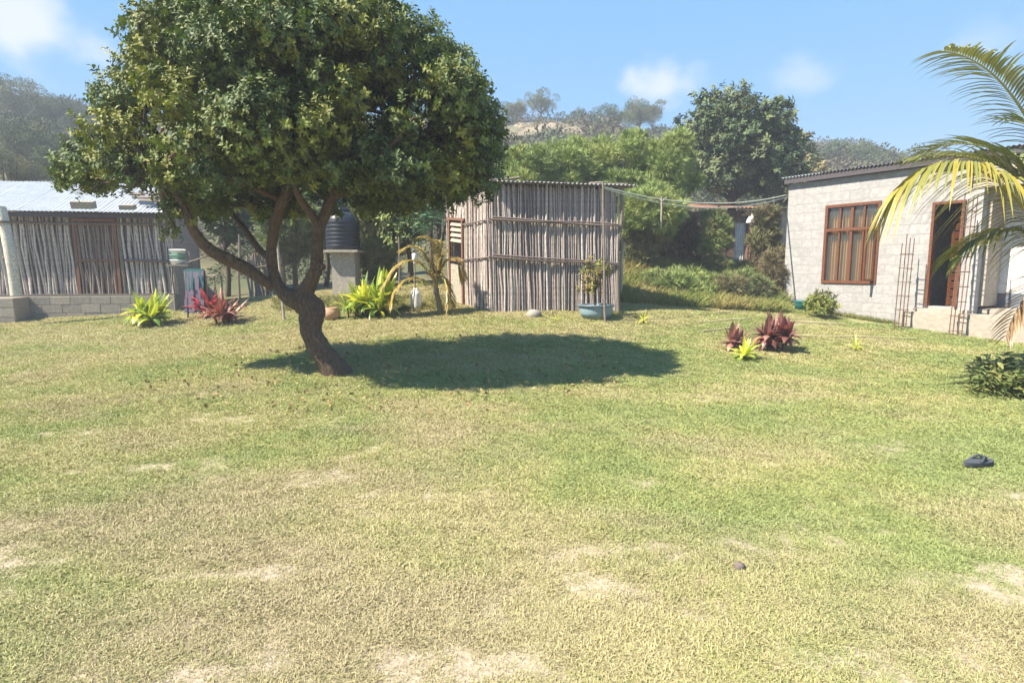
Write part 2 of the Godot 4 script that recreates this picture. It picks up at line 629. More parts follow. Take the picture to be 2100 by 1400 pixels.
func sheet(xs: PackedFloat32Array, ds: PackedFloat32Array, hill: bool) -> ArrayMesh:
	var s := Shape.new()
	var nx := xs.size()
	for d in ds:
		for x in xs:
			var wx := x if not hill else x * maxf(d, 17.0) / 17.0
			var y := height(wx, -d)
			var e := 0.05 if not hill else 0.3
			var nrm := Vector3(height(wx - e, -d) - height(wx + e, -d), 2.0 * e, -(height(wx, -d - e) - height(wx, -d + e)) * -1.0)
			nrm.z = height(wx, -d - e) - height(wx, -d + e)
			if not hill:
				var b := bareness(wx, d) if d > 0.5 else 0.4
				var g := greenness(wx, d)
				var sand := Color(0.44, 0.375, 0.30)
				var thatch := Color(0.39, 0.345, 0.20).lerp(Color(0.29, 0.305, 0.13), g)
				var dry := dryness(wx, d)
				thatch = thatch.lerp(Color(0.36, 0.30, 0.20), dry)
				s.tint = thatch.lerp(sand, b * 0.9)
			else:
				var n := noise_b.get_noise_2d(wx * 0.5, d * 0.5)
				var dry := Color(0.17, 0.145, 0.085)
				var green := Color(0.085, 0.105, 0.04)
				s.tint = green.lerp(dry, clampf(0.5 + n, 0, 1))
				var sand := clampf((noise_a.get_noise_2d(wx * 1.6 + 70.0, d * 2.2) - 0.12) * 5.0, 0, 1) * smoothstep(36.0, 52.0, d)
				sand = maxf(sand, exp(-pow((wx - 4.2) / 6.5, 2.0) - pow((d - 60.0) / 9.0, 2.0)) * 1.3)
				s.tint = s.tint.lerp(Color(0.36, 0.29, 0.225), clampf(sand * (0.6 + 0.9 * noise_b.get_noise_2d(wx, d * 2.0)), 0, 1))
			s.vert(Vector3(wx, y, -d), nrm.normalized())
	for j in range(ds.size() - 1):
		for k in range(nx - 1):
			var a := j * nx + k
			s.i.append_array([a, a + nx, a + nx + 1, a, a + nx + 1, a + 1])
	return s.done()

func build_ground() -> void:
	var ds := axis_steps(-60.0, 1.4, 13.0, 17.0, 0.09)
	ds[ds.size() - 1] = 17.0
	var xs := axis_steps(-160.0, -11.0, 11.0, 160.0, 0.1)
	var g := put("ground", sheet(xs, ds, false), M.ground, self)
	g.set_meta("kind", "structure")
	var hd := PackedFloat32Array()
	var d := 17.0
	while d < 420.0:
		hd.append(d)
		d += 0.8 + maxf(0.0, d - 78.0) * 0.15
	var hx := PackedFloat32Array()
	for k in range(-90, 91):
		hx.append(k * 0.22 + signf(k) * pow(maxf(0.0, absf(k) - 70.0), 2.0) * 0.35)
	var hill := put("hill", sheet(hx, hd, true), M.ground, self)
	hill.set_meta("kind", "structure")

func build_hillside() -> void:
	# scrub that covers the slope and reads as one mass
	var sprig := needle_sprig(26, 1.0, 0.17, 501)
	var s := Shape.new()
	var r := RandomNumberGenerator.new()
	r.seed = 9
	for k in 340:
		var d := Vector3(r.randfn(), absf(r.randfn()) * 0.8 + 0.05, r.randfn()).normalized()
		var p := d * pow(r.randf(), 0.3) * Vector3(1, 0.85, 1)
		var side := d.cross(Vector3(r.randfn(), r.randfn(), r.randfn())).normalized()
		var g := r.randf_range(0.7, 1.3)
		s.tint = Color(g, g, g)
		blade(s, p, (d + Vector3(r.randfn(), r.randfn(), r.randfn()) * 0.5).normalized(), side, 0.17, 0.085, Vector3(0, -0.2, 0), 2, 0.1, 0.3)
	var shrub := s.done()
	var tones := [Color(0.09, 0.115, 0.045), Color(0.08, 0.11, 0.06), Color(0.16, 0.15, 0.08), Color(0.17, 0.14, 0.095), Color(0.07, 0.09, 0.045)]
	var places := []
	for k in 3200:
		var d := 19.0 + 58.0 * pow(rng.randf(), 0.75)
		var tn := rng.randf_range(-1.15, 1.15)
		var x := tn * d
		var sand := minf(1.0, 1.5 * exp(-pow((x - 4.2) / 6.5, 2.0) - pow((d - 60.0) / 9.5, 2.0)))
		if rng.randf() < sand * 0.74:
			continue
		var sc := rng.randf_range(0.5, 1.25) * (1.0 if rng.randf() < 0.85 else 1.6) * lerpf(0.7, 1.15, smoothstep(20.0, 50.0, d))
		if noise_b.get_noise_2d(x * 0.35, d * 0.35) < -0.22 and rng.randf() < 0.6:
			sc *= 0.45
		var c: Color = tones[rng.randi() % tones.size()]
		c = c * rng.randf_range(0.75, 1.15)
		places.append([Basis(Vector3.UP, rng.randf() * TAU).scaled(Vector3(sc * 1.2, sc, sc * 1.2)), Vector3(x, height(x, -d) - 0.1, -d), c])
	var o := scatter("scrub", shrub, M.leaf_dull, places, self)
	o.set_meta("kind", "stuff")
	tag(o, "olive and grey-brown scrub covering the hill slope", "scrub")
	M.shrub_mesh = shrub
	M.hill_sprig = sprig

# ---------------------------------------------------------------- the block house

func build_house() -> void:
	var base := Vector3(6.527, 0.683, -14.118)
	var along := Vector3(0.54947, 0, 0.83551)
	var out_ := Vector3(-0.83551, 0, 0.54947)
	# local axes: x along the wall, y up, z out of the wall towards the lawn
	var o := thing("block_house", "whitewashed block house with corrugated roof and brown wooden window", "house", base)
	o.transform = Transform3D(Basis(along, Vector3.UP, out_), base)
	var top := 2.82
	var wide := 3.62
	var holes := [Rect2(0.915, 0.53, 1.165, 1.72), Rect2(3.02, 0.12, 0.54, 2.0)]
	# core of the wall behind the blocks, in pieces round the openings
	var core := Shape.new()
	var rects := [Rect2(0, -0.5, 0.915, top + 0.5), Rect2(2.08, -0.5, 0.94, top + 0.5), Rect2(0.915, -0.5, 1.165, 1.03), Rect2(0.915, 2.25, 1.165, top - 2.25), Rect2(3.02, -0.5, 0.54, 0.62), Rect2(3.02, 2.12, 0.54, top - 2.12), Rect2(3.56, -0.5, 0.06, top + 0.5)]
	for q in rects:
		core.box(Vector3(q.position.x + q.size.x / 2, q.position.y + q.size.y / 2, -0.09), Vector3(q.size.x, q.size.y, 0.17))
	var wall := put("wall", core.done(), M.mortar, o)
	# blocks, course by course
	var unit := Shape.new()
	unit_block(unit)
	var block := unit.done()
	var course := 0
	var v := -0.28
	while v < top - 0.02:
		var hgt := minf(0.2, top - v)
		var cuts := [0.0, wide]
		for q in holes:
			if v + hgt * 0.5 > q.position.y and v + hgt * 0.5 < q.end.y:
				cuts.append(q.position.x)
				cuts.append(q.end.x)
		cuts.sort()
		for k in range(0, cuts.size(), 2):
			var u0: float = cuts[k]
			var u1: float = cuts[k + 1]
			var edge: float = ceilf((u0 + 0.02) / 0.405) * 0.405 - (0.2025 if course % 2 else 0.0)
			if edge < u0 + 0.08:
				edge += 0.405
			var a := u0
			while a < u1 - 0.02:
				var b := minf(edge, u1)
				if u1 - b < 0.08:
					b = u1
				var w := b - a - 0.006
				var x := put("block", block, M.whitewash[rng.randi() % 4], wall)
				x.transform = Transform3D(Basis.from_scale(Vector3(w, hgt - 0.006, 0.03)).rotated(Vector3.BACK, rng.randf_range(-0.004, 0.004)), Vector3((a + b) / 2, v + hgt / 2, -0.0178 + rng.randf_range(-0.001, 0.001)))
				a = b
				edge += 0.405
		v += 0.2
		course += 1
	# the far side, the back and the rooms inside
	var shell := Shape.new()
	shell.box(Vector3(0.09, 1.16, -2.2), Vector3(0.18, 3.3, 4.04))
	shell.box(Vector3(3.6, 1.16, -4.31), Vector3(7.2, 3.3, 0.18))
	shell.box(Vector3(7.29, 1.16, -2.2), Vector3(0.18, 3.3, 4.04))
	put("side_wall", shell.done(), M.concrete, o)
	put("room_floor", box_mesh(Vector3(6.9, 0.3, 3.9)), M.concrete, o, Transform3D(Basis(), Vector3(3.6, -0.05, -2.2)))
	put("ceiling", box_mesh(Vector3(7.0, 0.06, 4.0)), M.old_wood, o, Transform3D(Basis(), Vector3(3.6, 2.79, -2.2)))
	put("partition", box_mesh(Vector3(0.12, 2.6, 3.0)), M.white_wall, o, Transform3D(Basis(), Vector3(2.5, 1.4, -2.4)))
	# window
	var win := Node3D.new()
	win.name = "window"
	o.add_child(win, true)
	win.position = Vector3(0.915, 0.53, -0.03)
	var fr := Shape.new()
	var ww := 1.165
	var wh := 1.72
	fr.box(Vector3(0.03, wh / 2, 0), Vector3(0.06, wh, 0.10))
	fr.box(Vector3(ww - 0.03, wh / 2, 0), Vector3(0.06, wh, 0.10))
	fr.box(Vector3(ww / 2, 0.03, 0.002), Vector3(ww - 0.12, 0.06, 0.11))
	fr.box(Vector3(ww / 2, wh - 0.03, 0.002), Vector3(ww - 0.12, 0.06, 0.11))
	fr.box(Vector3(ww / 2, 1.17, 0.002), Vector3(ww - 0.12, 0.065, 0.10))
	put("frame", fr.done(), M.brown_wood, win)
	for k in 3:
		var wd: float = [0.035, 0.06, 0.035][k]
		var xx: float = [0.33, ww / 2, ww - 0.33][k]
		put("mullion", box_mesh(Vector3(wd, 1.0775, 0.07)), M.brown_wood, win, Transform3D(Basis(), Vector3(xx, 0.599, 0)))
		put("mullion", box_mesh(Vector3(wd, 0.4575, 0.07)), M.brown_wood, win, Transform3D(Basis(), Vector3(xx, 1.4313, 0)))
	for k in 4:
		var x0: float = [0.06, 0.3475, ww / 2 + 0.03, ww - 0.3125][k]
		var x1: float = [0.3125, ww / 2 - 0.03, ww - 0.3475, ww - 0.06][k]
		put("pane", box_mesh(Vector3(x1 - x0, 0.455, 0.004)), M.glass, win, Transform3D(Basis(), Vector3((x0 + x1) / 2, 1.4313, -0.01)))
		if k < 3:
			put("pane", box_mesh(Vector3(x1 - x0, 1.07, 0.004)), M.glass, win, Transform3D(Basis(), Vector3((x0 + x1) / 2, 0.599, -0.01)))
	# the last casement stands open
	var sash := Shape.new()
	sash.box(Vector3(-0.018, 0.535, 0), Vector3(0.036, 1.07, 0.04))
	sash.box(Vector3(-0.24, 0.535, 0), Vector3(0.036, 1.07, 0.04))
	sash.box(Vector3(-0.129, 0.018, 0.001), Vector3(0.186, 0.036, 0.04))
	sash.box(Vector3(-0.129, 1.052, 0.001), Vector3(0.186, 0.036, 0.04))
	var so := put("open_sash", sash.done(), M.brown_wood, win, Transform3D(Basis(Vector3.UP, 1.25), Vector3(ww - 0.06, 0.064, 0.06)))
	put("pane", box_mesh(Vector3(0.186, 1.0, 0.004)), M.glass, so, Transform3D(Basis(), Vector3(-0.129, 0.535, 0)))
	for k in 2:
		put("curtain", curtain_mesh(0.56, 1.66, 9 + k * 2, 0.035), M.curtain, win, Transform3D(Basis(), Vector3(0.06 + k * 0.55, 0.03, -0.13)))
	# door: frame, and the leaf opened inwards
	var df := Shape.new()
	df.box(Vector3(0.025, 1.0, 0), Vector3(0.05, 2.0, 0.12))
	df.box(Vector3(0.515, 1.0, 0), Vector3(0.05, 2.0, 0.12))
	df.box(Vector3(0.27, 1.975, 0.002), Vector3(0.44, 0.05, 0.12))
	var door := put("door", df.done(), M.brown_wood, o, Transform3D(Basis(), Vector3(3.02, 0.12, -0.02)))
	var leaf := Transform3D(Basis(Vector3.UP, deg_to_rad(-52.0)), Vector3(0.485, 0.0, -0.06))
	for k in 2:
		put("stile", box_mesh(Vector3(0.07, 1.93, 0.04)), M.brown_wood, door, leaf * Transform3D(Basis(), Vector3(-0.04 - k * 0.36, 0.975, 0)))
	for k in 12:
		put("door_slat", box_mesh(Vector3(0.29, 0.128, 0.022)), M.brown_wood, door, leaf * Transform3D(Basis(Vector3.RIGHT, 0.18), Vector3(-0.22, 0.09 + k * 0.16, 0)))
	# roof: corrugated sheets over a dark strip along the edge
	put("eave_strip", box_mesh(Vector3(7.3, 0.11, 0.03)), M.eave_strip, o, Transform3D(Basis(), Vector3(3.6, top + 0.06, 0.10)))
	for k in 8:
		put("roof_sheet", corrugated(0.94, 4.75, 0.018, 12), M.tin_dull if k % 3 else M.tin, o, Transform3D(Basis(Vector3.RIGHT, 0.012 + 0.002 * (k % 2)), Vector3(-0.12 + k * 0.925, top + 0.145 + 0.003 * (k % 2), 0.15)))
	# beam and column of the open bay, and its painted inner wall with a darker blue-grey lower band
	put("beam", box_mesh(Vector3(3.54, 0.5, 0.2)), M.concrete, o, Transform3D(Basis(), Vector3(5.41, 2.57, -0.1)))
	put("column", box_mesh(Vector3(0.2, 3.0, 0.21)), M.whitewash[1], o, Transform3D(Basis(), Vector3(3.725, 0.815, -0.09)))
	put("painted_wall", box_mesh(Vector3(3.2, 2.2, 0.08)), M.white_wall, o, Transform3D(Basis(), Vector3(5.5, 1.48, -0.9)))
	put("lower_band", box_mesh(Vector3(3.2, 0.36, 0.086)), M.lower_band, o, Transform3D(Basis(), Vector3(5.5, 0.2, -0.9)))
	put("end_wall", box_mesh(Vector3(0.08, 2.3, 0.7)), M.concrete, o, Transform3D(Basis(), Vector3(3.86, 1.3, -0.55)))
	# step of cast concrete
	var st := Shape.new()
	st.box(Vector3(5.0, -0.24, 0.16), Vector3(4.6, 0.5, 0.32))
	st.box(Vector3(3.35, 0.04, 0.11), Vector3(0.9, 0.07, 0.2))
	put("porch_slab", st.done(), M.concrete, o)
	# bars of reinforcing steel waiting for columns
	for k in 2:
		var rr := ray([1848.0, 1963.0][k], 650.0)
		var foot := grounded(EYE + rr * ((base + out_ * 0.52 - EYE).dot(out_) / rr.dot(out_)))
		var tall: float = [1.75, 2.55][k]
		var rb := thing("rebar_column", ["shorter rusty rebar cage standing between window and door", "taller rusty rebar cage standing in front of the house doorway"][k], "rebar", foot, 0.5, "rebar cages for the porch columns")
		rb.rotation.z = -0.03 if k == 0 else -0.05
		for c in 4:
			var px := -0.07 if c % 2 else 0.07
			var pz := -0.07 if c < 2 else 0.07
			var s := Shape.new()
			s.tube([Vector3(px, -0.15, pz), Vector3(px + rng.randf_range(-0.01, 0.01), tall * 0.5, pz), Vector3(px, tall + rng.randf_range(-0.1, 0.12), pz)], [0.009, 0.009, 0.009], 6)
			put("bar", s.done(), M.iron, rb)
		var y := 0.1
		while y < tall - 0.05:
			var s := Shape.new()
			for e in 4:
				var a := Vector3(-0.085 if e in [0, 3] else 0.085, 0, -0.085 if e < 2 else 0.085)
				var f: int = (e + 1) % 4
				var b := Vector3(-0.085 if f in [0, 3] else 0.085, 0, -0.085 if f < 2 else 0.085)
				s.tube([a, b], [0.0065, 0.0065], 5)
			put("stirrup", s.done(), M.iron, rb, Transform3D(Basis(Vector3.RIGHT, rng.randf_range(-0.05, 0.05)), Vector3(0, y, 0)))
			y += 0.27

func unit_block(s: Shape) -> void:
	# a unit block whose front edges are worn
	var b := 0.02
	var f := [Vector3(-0.5 + b, -0.5 + b * 2, 0.5), Vector3(0.5 - b, -0.5 + b * 2, 0.5), Vector3(0.5 - b, 0.5 - b * 2, 0.5), Vector3(-0.5 + b, 0.5 - b * 2, 0.5)]
	var g := [Vector3(-0.5, -0.5, 0.2), Vector3(0.5, -0.5, 0.2), Vector3(0.5, 0.5, 0.2), Vector3(-0.5, 0.5, 0.2)]
	var h := [Vector3(-0.5, -0.5, -0.5), Vector3(0.5, -0.5, -0.5), Vector3(0.5, 0.5, -0.5), Vector3(-0.5, 0.5, -0.5)]
	s.quad(f[0], f[1], f[2], f[3], Vector3.BACK)
	for k in 4:
		var j := (k + 1) % 4
		var away: Vector3 = (g[k] + g[j]) * 0.5
		s.quad(f[k], f[j], g[j], g[k], away)
		s.quad(g[k], g[j], h[j], h[k], away)
	s.quad(h[0], h[1], h[2], h[3], Vector3.FORWARD)

func curtain_mesh(wide: float, tall: float, folds: int, deep: float) -> ArrayMesh:
	var s := Shape.new()
	var n := folds * 8
	for j in 2:
		for k in n + 1:
			var t := float(k) / n
			var w := sin(t * folds * TAU) * deep
			var dw := cos(t * folds * TAU) * deep * folds * TAU / wide
			s.vert(Vector3(t * wide, j * tall, w * (1.0 - 0.3 * j)), Vector3(-dw, 0, 1).normalized())
	for k in n:
		s.face(k, k + 1, k + n + 2)
		s.face(k, k + n + 2, k + n + 1)
	return s.done()

func corrugated(wide: float, deep: float, amp: float, waves: int) -> ArrayMesh:
	# a sheet from z = 0 back to z = -deep with a real thickness
	var s := Shape.new()
	var n := waves * 6
	for side in [1.0, -1.0]:
		for j in 2:
			for k in n + 1:
				var t := float(k) / n
				var y := sin(t * waves * TAU) * amp
				var dy := cos(t * waves * TAU) * amp * waves * TAU / wide
				s.vert(Vector3(t * wide, y + side * 0.0015, -deep * j), Vector3(-dy, 1, 0).normalized() * side)
	var row := n + 1
	for side in 2:
		var o := side * row * 2
		for k in n:
			s.face(o + k, o + k + 1, o + k + 1 + row)
			s.face(o + k, o + k + 1 + row, o + k + row)
	for j in 2:
		for k in n:
			s.quad(s.v[j * row + k], s.v[j * row + k + 1], s.v[(2 + j) * row + k + 1], s.v[(2 + j) * row + k], Vector3(0, 0, 1.0 if j == 0 else -1.0))
	return s.done()

# ---------------------------------------------------------------- reed huts

func reed_meshes() -> Array:
	if M.has("reed_mesh"):
		return M.reed_mesh
	var out := []
	for k in 10:
		var s := Shape.new()
		var pts := []
		var rad := []
		var ph := rng.randf() * TAU
		for j in 6:
			var t := j / 5.0
			pts.append(Vector3(sin(ph + t * 3.0) * 0.55 + rng.randf_range(-0.35, 0.35), t, cos(ph * 1.7 + t * 2.0) * 0.25))
			rad.append(0.5 * lerpf(1.08, 0.86, t) * rng.randf_range(0.92, 1.08))
		# unit reed: x and z in diameters, y in lengths
		var rings := []
		for j in 6:
			var ring := PackedInt32Array()
			for q in 6:
				var a := TAU * q / 6.0
				ring.append(s.vert(pts[j] + Vector3(cos(a), 0, sin(a)) * rad[j], Vector3(cos(a), 0, sin(a))))
			if j > 0:
				var l: PackedInt32Array = rings[-1]
				for q in 6:
					s.face(l[q], ring[q], ring[(q + 1) % 6])
					s.face(l[q], ring[(q + 1) % 6], l[(q + 1) % 6])
			rings.append(ring)
		s.tri(s.v[rings[5][0]], s.v[rings[5][2]], s.v[rings[5][4]])
		out.append(s.done())
	M.reed_mesh = out
	return out

func reed_wall(parent: Node3D, a: Vector3, b: Vector3, low_a: float, low_b: float, high_a: float, high_b: float, gap: float, mats: Array, lean := 0.0, holes := []) -> void:
	# upright reeds side by side from a to b (both on the wall's foot line)
	var along := b - a
	along.y = 0
	var n := int(along.length() / gap)
	var dir := along.normalized()
	var nrm := Vector3(-dir.z, 0, dir.x)
	var meshes := reed_meshes()
	for k in n:
		var t := (k + 0.5 + rng.randf_range(-0.2, 0.2)) / n
		var skip := false
		for h in holes:
			if t > h[0] and t < h[1]:
				skip = true
		if skip:
			continue
		var lo := lerpf(low_a, low_b, t) + rng.randf_range(-0.03, 0.02)
		var hi := lerpf(high_a, high_b, t) + rng.randf_range(-0.02, 0.03)
		var p := a.lerp(b, t)
		p.y = lo
		p += nrm * rng.randf_range(-0.014, 0.014)
		var thick := gap * rng.randf_range(0.7, 1.45)
		var up := (Vector3(0, hi - lo, 0) + dir * (lean + rng.randf_range(-0.06, 0.06)))
		put("reed", meshes[rng.randi() % meshes.size()], mats[rng.randi() % mats.size()], parent, Transform3D(Basis(dir * thick, up, nrm * thick), p))

func stick(a: Vector3, b: Vector3, r0: float, r1: float, bow := 0.02, sides := 7) -> ArrayMesh:
	var s := Shape.new()
	var l := a.distance_to(b)
	var pts := []
	for k in 5:
		var t := k / 4.0
		pts.append([a.lerp(b, t) + Vector3(rng.randf_range(-1, 1), rng.randf_range(-1, 1), rng.randf_range(-1, 1)) * bow * l * (0.0 if k in [0, 4] else 1.0), lerpf(r0, r1, t)])
	var sp := spline(pts, 3)
	s.tube(sp[0], sp[1], sides, true, 0.04, rng)
	return s.done()

func build_middle_hut() -> void:
	var c := Vector3(-0.40, 0.0, -11.6)      # the corner that points to the lawn
	var r := Vector3(2.12, 0.0, -11.78)
	var l := Vector3(-1.36, 0.0, -12.75)
	var back := r + (l - c)
	for p in [0]:
		c.y = height(c.x, c.z)
		r.y = height(r.x, r.z)
		l.y = height(l.x, l.z)
	var base := c
	var o := thing("reed_hut", "grey-brown reed hut with two dark rails and a flat tin roof", "hut", base)
	c -= base
	r -= base
	l -= base
	back -= base
	var top_c := at(1010, 377, 11.6).y - base.y
	var top_r := at(1258, 386, 11.78).y - base.y
	var top_l := at(928, 398, 12.75).y - base.y
	# backing added behind the reeds to keep the gaps dark, plus the unseen walls
	var s := Shape.new()
	for e in [[c, r, top_c, top_r], [c, c.lerp(l, 0.62), top_c, lerpf(top_c, top_l, 0.62)], [l, back, top_l, top_l], [r, back, top_r, top_r]]:
		var a: Vector3 = e[0]
		var b: Vector3 = e[1]
		var mid := (c + back) * 0.5
		var ia := a + (mid - a).normalized() * 0.07
		var ib := b + (mid - b).normalized() * 0.07
		s.quad(Vector3(ia.x, -0.3, ia.z), Vector3(ib.x, -0.3, ib.z), Vector3(ib.x, e[3] - 0.03, ib.z), Vector3(ia.x, e[2] - 0.03, ia.z))
	put("added_backing_and_walls", s.done(), M.reed[2], o)
	# reeds of the two walls in view; the lawn wall leans a little
	reed_wall(o, c, r, -0.08, r.y - 0.08, top_c, top_r, 0.029, M.reed, -0.05)
	reed_wall(o, c, l, -0.1, l.y - 0.1, top_c, top_l, 0.030, [M.reed[0], M.reed[4], M.reed[3], M.reed[1]], 0.03, [[0.60, 0.97]])
	# rails tied across the reeds
	var fn := Vector3(-(r - c).z, 0, (r - c).x).normalized() * -1.0
	if fn.z < 0:
		fn = -fn
	var ln := Vector3((l - c).z, 0, -(l - c).x).normalized()
	if ln.x > 0:
		ln = -ln
	for k in 2:
		var py0: float = [450.0, 527.0][k]
		var py1: float = [464.0, 543.0][k]
		var y0 := at(1012, py0, 11.6).y - base.y
		var y1 := at(1255, py1, 11.78).y - base.y
		put("rail", stick(Vector3(c.x, y0, c.z) + fn * 0.05, Vector3(r.x, y1, r.z) + fn * 0.045, 0.026, 0.02, 0.004), M.girt, o)
		put("rail", stick(Vector3(c.x, y0, c.z) + fn * 0.05 + Vector3(0.02, 0.045, 0), Vector3(r.x, y1, r.z) + fn * 0.055 + Vector3(0, 0.03, 0), 0.018, 0.014, 0.006), M.girt, o)
		var yl := at(955, [461.0, 533.0][k], 12.3).y - base.y
		put("rail", stick(Vector3(c.x, y0, c.z) + ln * 0.05, Vector3(lerpf(c.x, l.x, 0.62), yl, lerpf(c.z, l.z, 0.62)) + ln * 0.05, 0.016, 0.014, 0.004), M.girt, o)
	# corner posts
	put("post", stick(r + Vector3(0.03, -0.1, 0.03), Vector3(r.x + 0.03, top_r + 0.05, r.z + 0.03), 0.04, 0.035), M.old_wood, o)
	# door in the side wall: reddish frame, slatted vent above a pale sheet
	var d0 := c.lerp(l, 0.61) + ln * 0.03
	var d1 := c.lerp(l, 0.96) + ln * 0.03
	var dy0 := lerpf(c.y, l.y, 0.8) - 0.05
	var dy1 := at(945, 450, 12.5).y - base.y
	var dd := (d1 - d0).normalized()
	var wide := d0.distance_to(d1)
	var db := Basis(dd, Vector3.UP, dd.cross(Vector3.UP))
	var fr := Shape.new()
	for e in 2:
		fr.box(Vector3(0.02 + e * (wide - 0.04), (dy0 + dy1) / 2, 0), Vector3(0.045, dy1 - dy0, 0.06))
	fr.box(Vector3(wide / 2, dy1 - 0.02, 0.002), Vector3(wide + 0.1, 0.05, 0.07))
	var dz := Vector3(d0.x, 0, d0.z)
	var door := put("door", fr.done(), M.rust, o, Transform3D(db, dz))
	put("door_board", box_mesh(Vector3(wide - 0.1, (dy1 - dy0) * 0.46, 0.03)), M.pale_wood, door, Transform3D(Basis(), Vector3(wide / 2, dy0 + (dy1 - dy0) * 0.23, 0.01)))
	put("vent_board", box_mesh(Vector3(wide - 0.1, 0.08, 0.03)), M.rust, door, Transform3D(Basis(), Vector3(wide / 2, dy0 + (dy1 - dy0) * 0.52, 0.01)))
	reed_wall(o, c.lerp(l, 0.6) - Vector3(0, 0, 0), l, dy1 + 0.01, dy1 + 0.01, lerpf(top_c, top_l, 0.6), top_l, 0.034, [M.reed[0], M.reed[4], M.reed[3], M.reed[1]], 0.0)
	for k in 4:
		put("vent_slat", box_mesh(Vector3(wide - 0.1, 0.07, 0.015)), M.pale_wood, door, Transform3D(Basis(Vector3.RIGHT, 0.4), Vector3(wide / 2, dy0 + (dy1 - dy0) * (0.74 + 0.062 * k), 0.01)))
	# flat roof of old corrugated sheets with a ragged front edge
	var rd := (r - c).normalized()
	for k in 4:
		var p := c + rd * (-0.16 + k * 0.72)
		p.y = lerpf(top_c, top_r, k * 0.72 / 2.6) + 0.035 + 0.004 * (k % 2)
		var ax := (rd + Vector3(0, (top_r - top_c) / 2.6, 0)).normalized()
		var az := (c - l).normalized()
		az = (az - ax * az.dot(ax)).normalized()
		az = (c - l).normalized()
		az.y = 0.03
		var w := 0.75 if k < 3 else 0.72
		put("roof_sheet", corrugated(w, 2.0, 0.016, 9), M.tin_dull, o, Transform3D(Basis(ax, ax.cross(az).normalized() * -1.0, az), p + az * 0.22))
	# loose sticks and boards lying on the roof
	for k in 9:
		var e := k < 3
		var p := at([962.0, 1000.0, 1030.0, 1195.0, 1215.0, 1235.0, 1250.0, 1225.0, 1262.0][k], [370.0, 369.0, 368.0, 381.0, 378.0, 379.0, 378.0, 375.0, 380.0][k], 11.95 if e else 11.95)
		var q := Vector3(rng.randf_range(0.15, 0.4), rng.randf_range(-0.01, 0.03), rng.randf_range(-0.15, 0.15))
		if k == 0:
			q = Vector3(0.22, 0.07, 0.05)
		var sk := put("roof_stick", stick(-q, q, 0.022, 0.018, 0.01), M.old_wood, self, Transform3D(Basis(), p + Vector3(0, 0.005, 0)))
		tag(sk, "short weathered stick on the reed hut roof above its door corner" if e else "short weathered stick on the reed hut roof beside the line pole's top", "stick", "sticks on the middle hut roof")
	# pole before the hut and the lines it carries
	var foot := on_ground(1243, 662)
	var pole_top := at(1237, 372, -foot.z)
	var pole := put("line_pole", stick(Vector3(0, -0.2, 0), pole_top - foot, 0.026, 0.02, 0.006), M.old_wood, self, Transform3D(Basis(), foot))
	tag(pole, "thin grey pole standing in front of the reed hut beside the tub", "pole")
	var ends := at(1612, 400, 14.2)
	for k in 2:
		var a := pole_top + Vector3(0, -0.09 - 0.02 * k, 0)
		var pts := []
		for j in 17:
			var t := j / 16.0
			var p := a.lerp(ends + Vector3(0, -0.05 * k, 0), t)
			p.y -= (0.24 + 0.06 * k) * 4.0 * t * (1.0 - t)
			pts.append(p - a)
		var rad := []
		rad.resize(17)
		rad.fill(0.011)
		var sw := Shape.new()
		sw.tube(pts, rad, 6)
		var w := put("clothes_line", sw.done(), M.wire, self, Transform3D(Basis(), a))
		tag(w, ["upper pale line strung from the hut pole to the block house corner", "lower sagging pale line strung from the hut pole to the house corner"][k], "line", "lines between hut and house")
	var tp := at(1357, 403, 11.55)
	var t_ := thing("hanging_stick", "pale forked stick hanging down from the lines in front of scrub", "stick", tp)
	put("shaft", stick(Vector3(0, 0.0, 0), at(1356, 468, 11.55) - tp, 0.017, 0.015, 0.006), M.pale_wood, t_)
	put("fork", stick(Vector3(0, -0.1, 0), Vector3(0.11, 0.0, 0), 0.011, 0.008), M.pale_wood, t_)
	put("fork", stick(Vector3(0, -0.1, 0), Vector3(-0.09, 0.0, 0), 0.011, 0.008), M.pale_wood, t_)
	var lf := grounded(at(1266, 545, 12.9))
	var lp := put("leaning_post", stick(Vector3(0, -0.2, 0), at(1280, 498, 12.9) - lf, 0.045, 0.04), M.pale_wood, self, Transform3D(Basis(), lf))
	tag(lp, "short pale post leaning on the grassy bank behind the reed hut", "post")

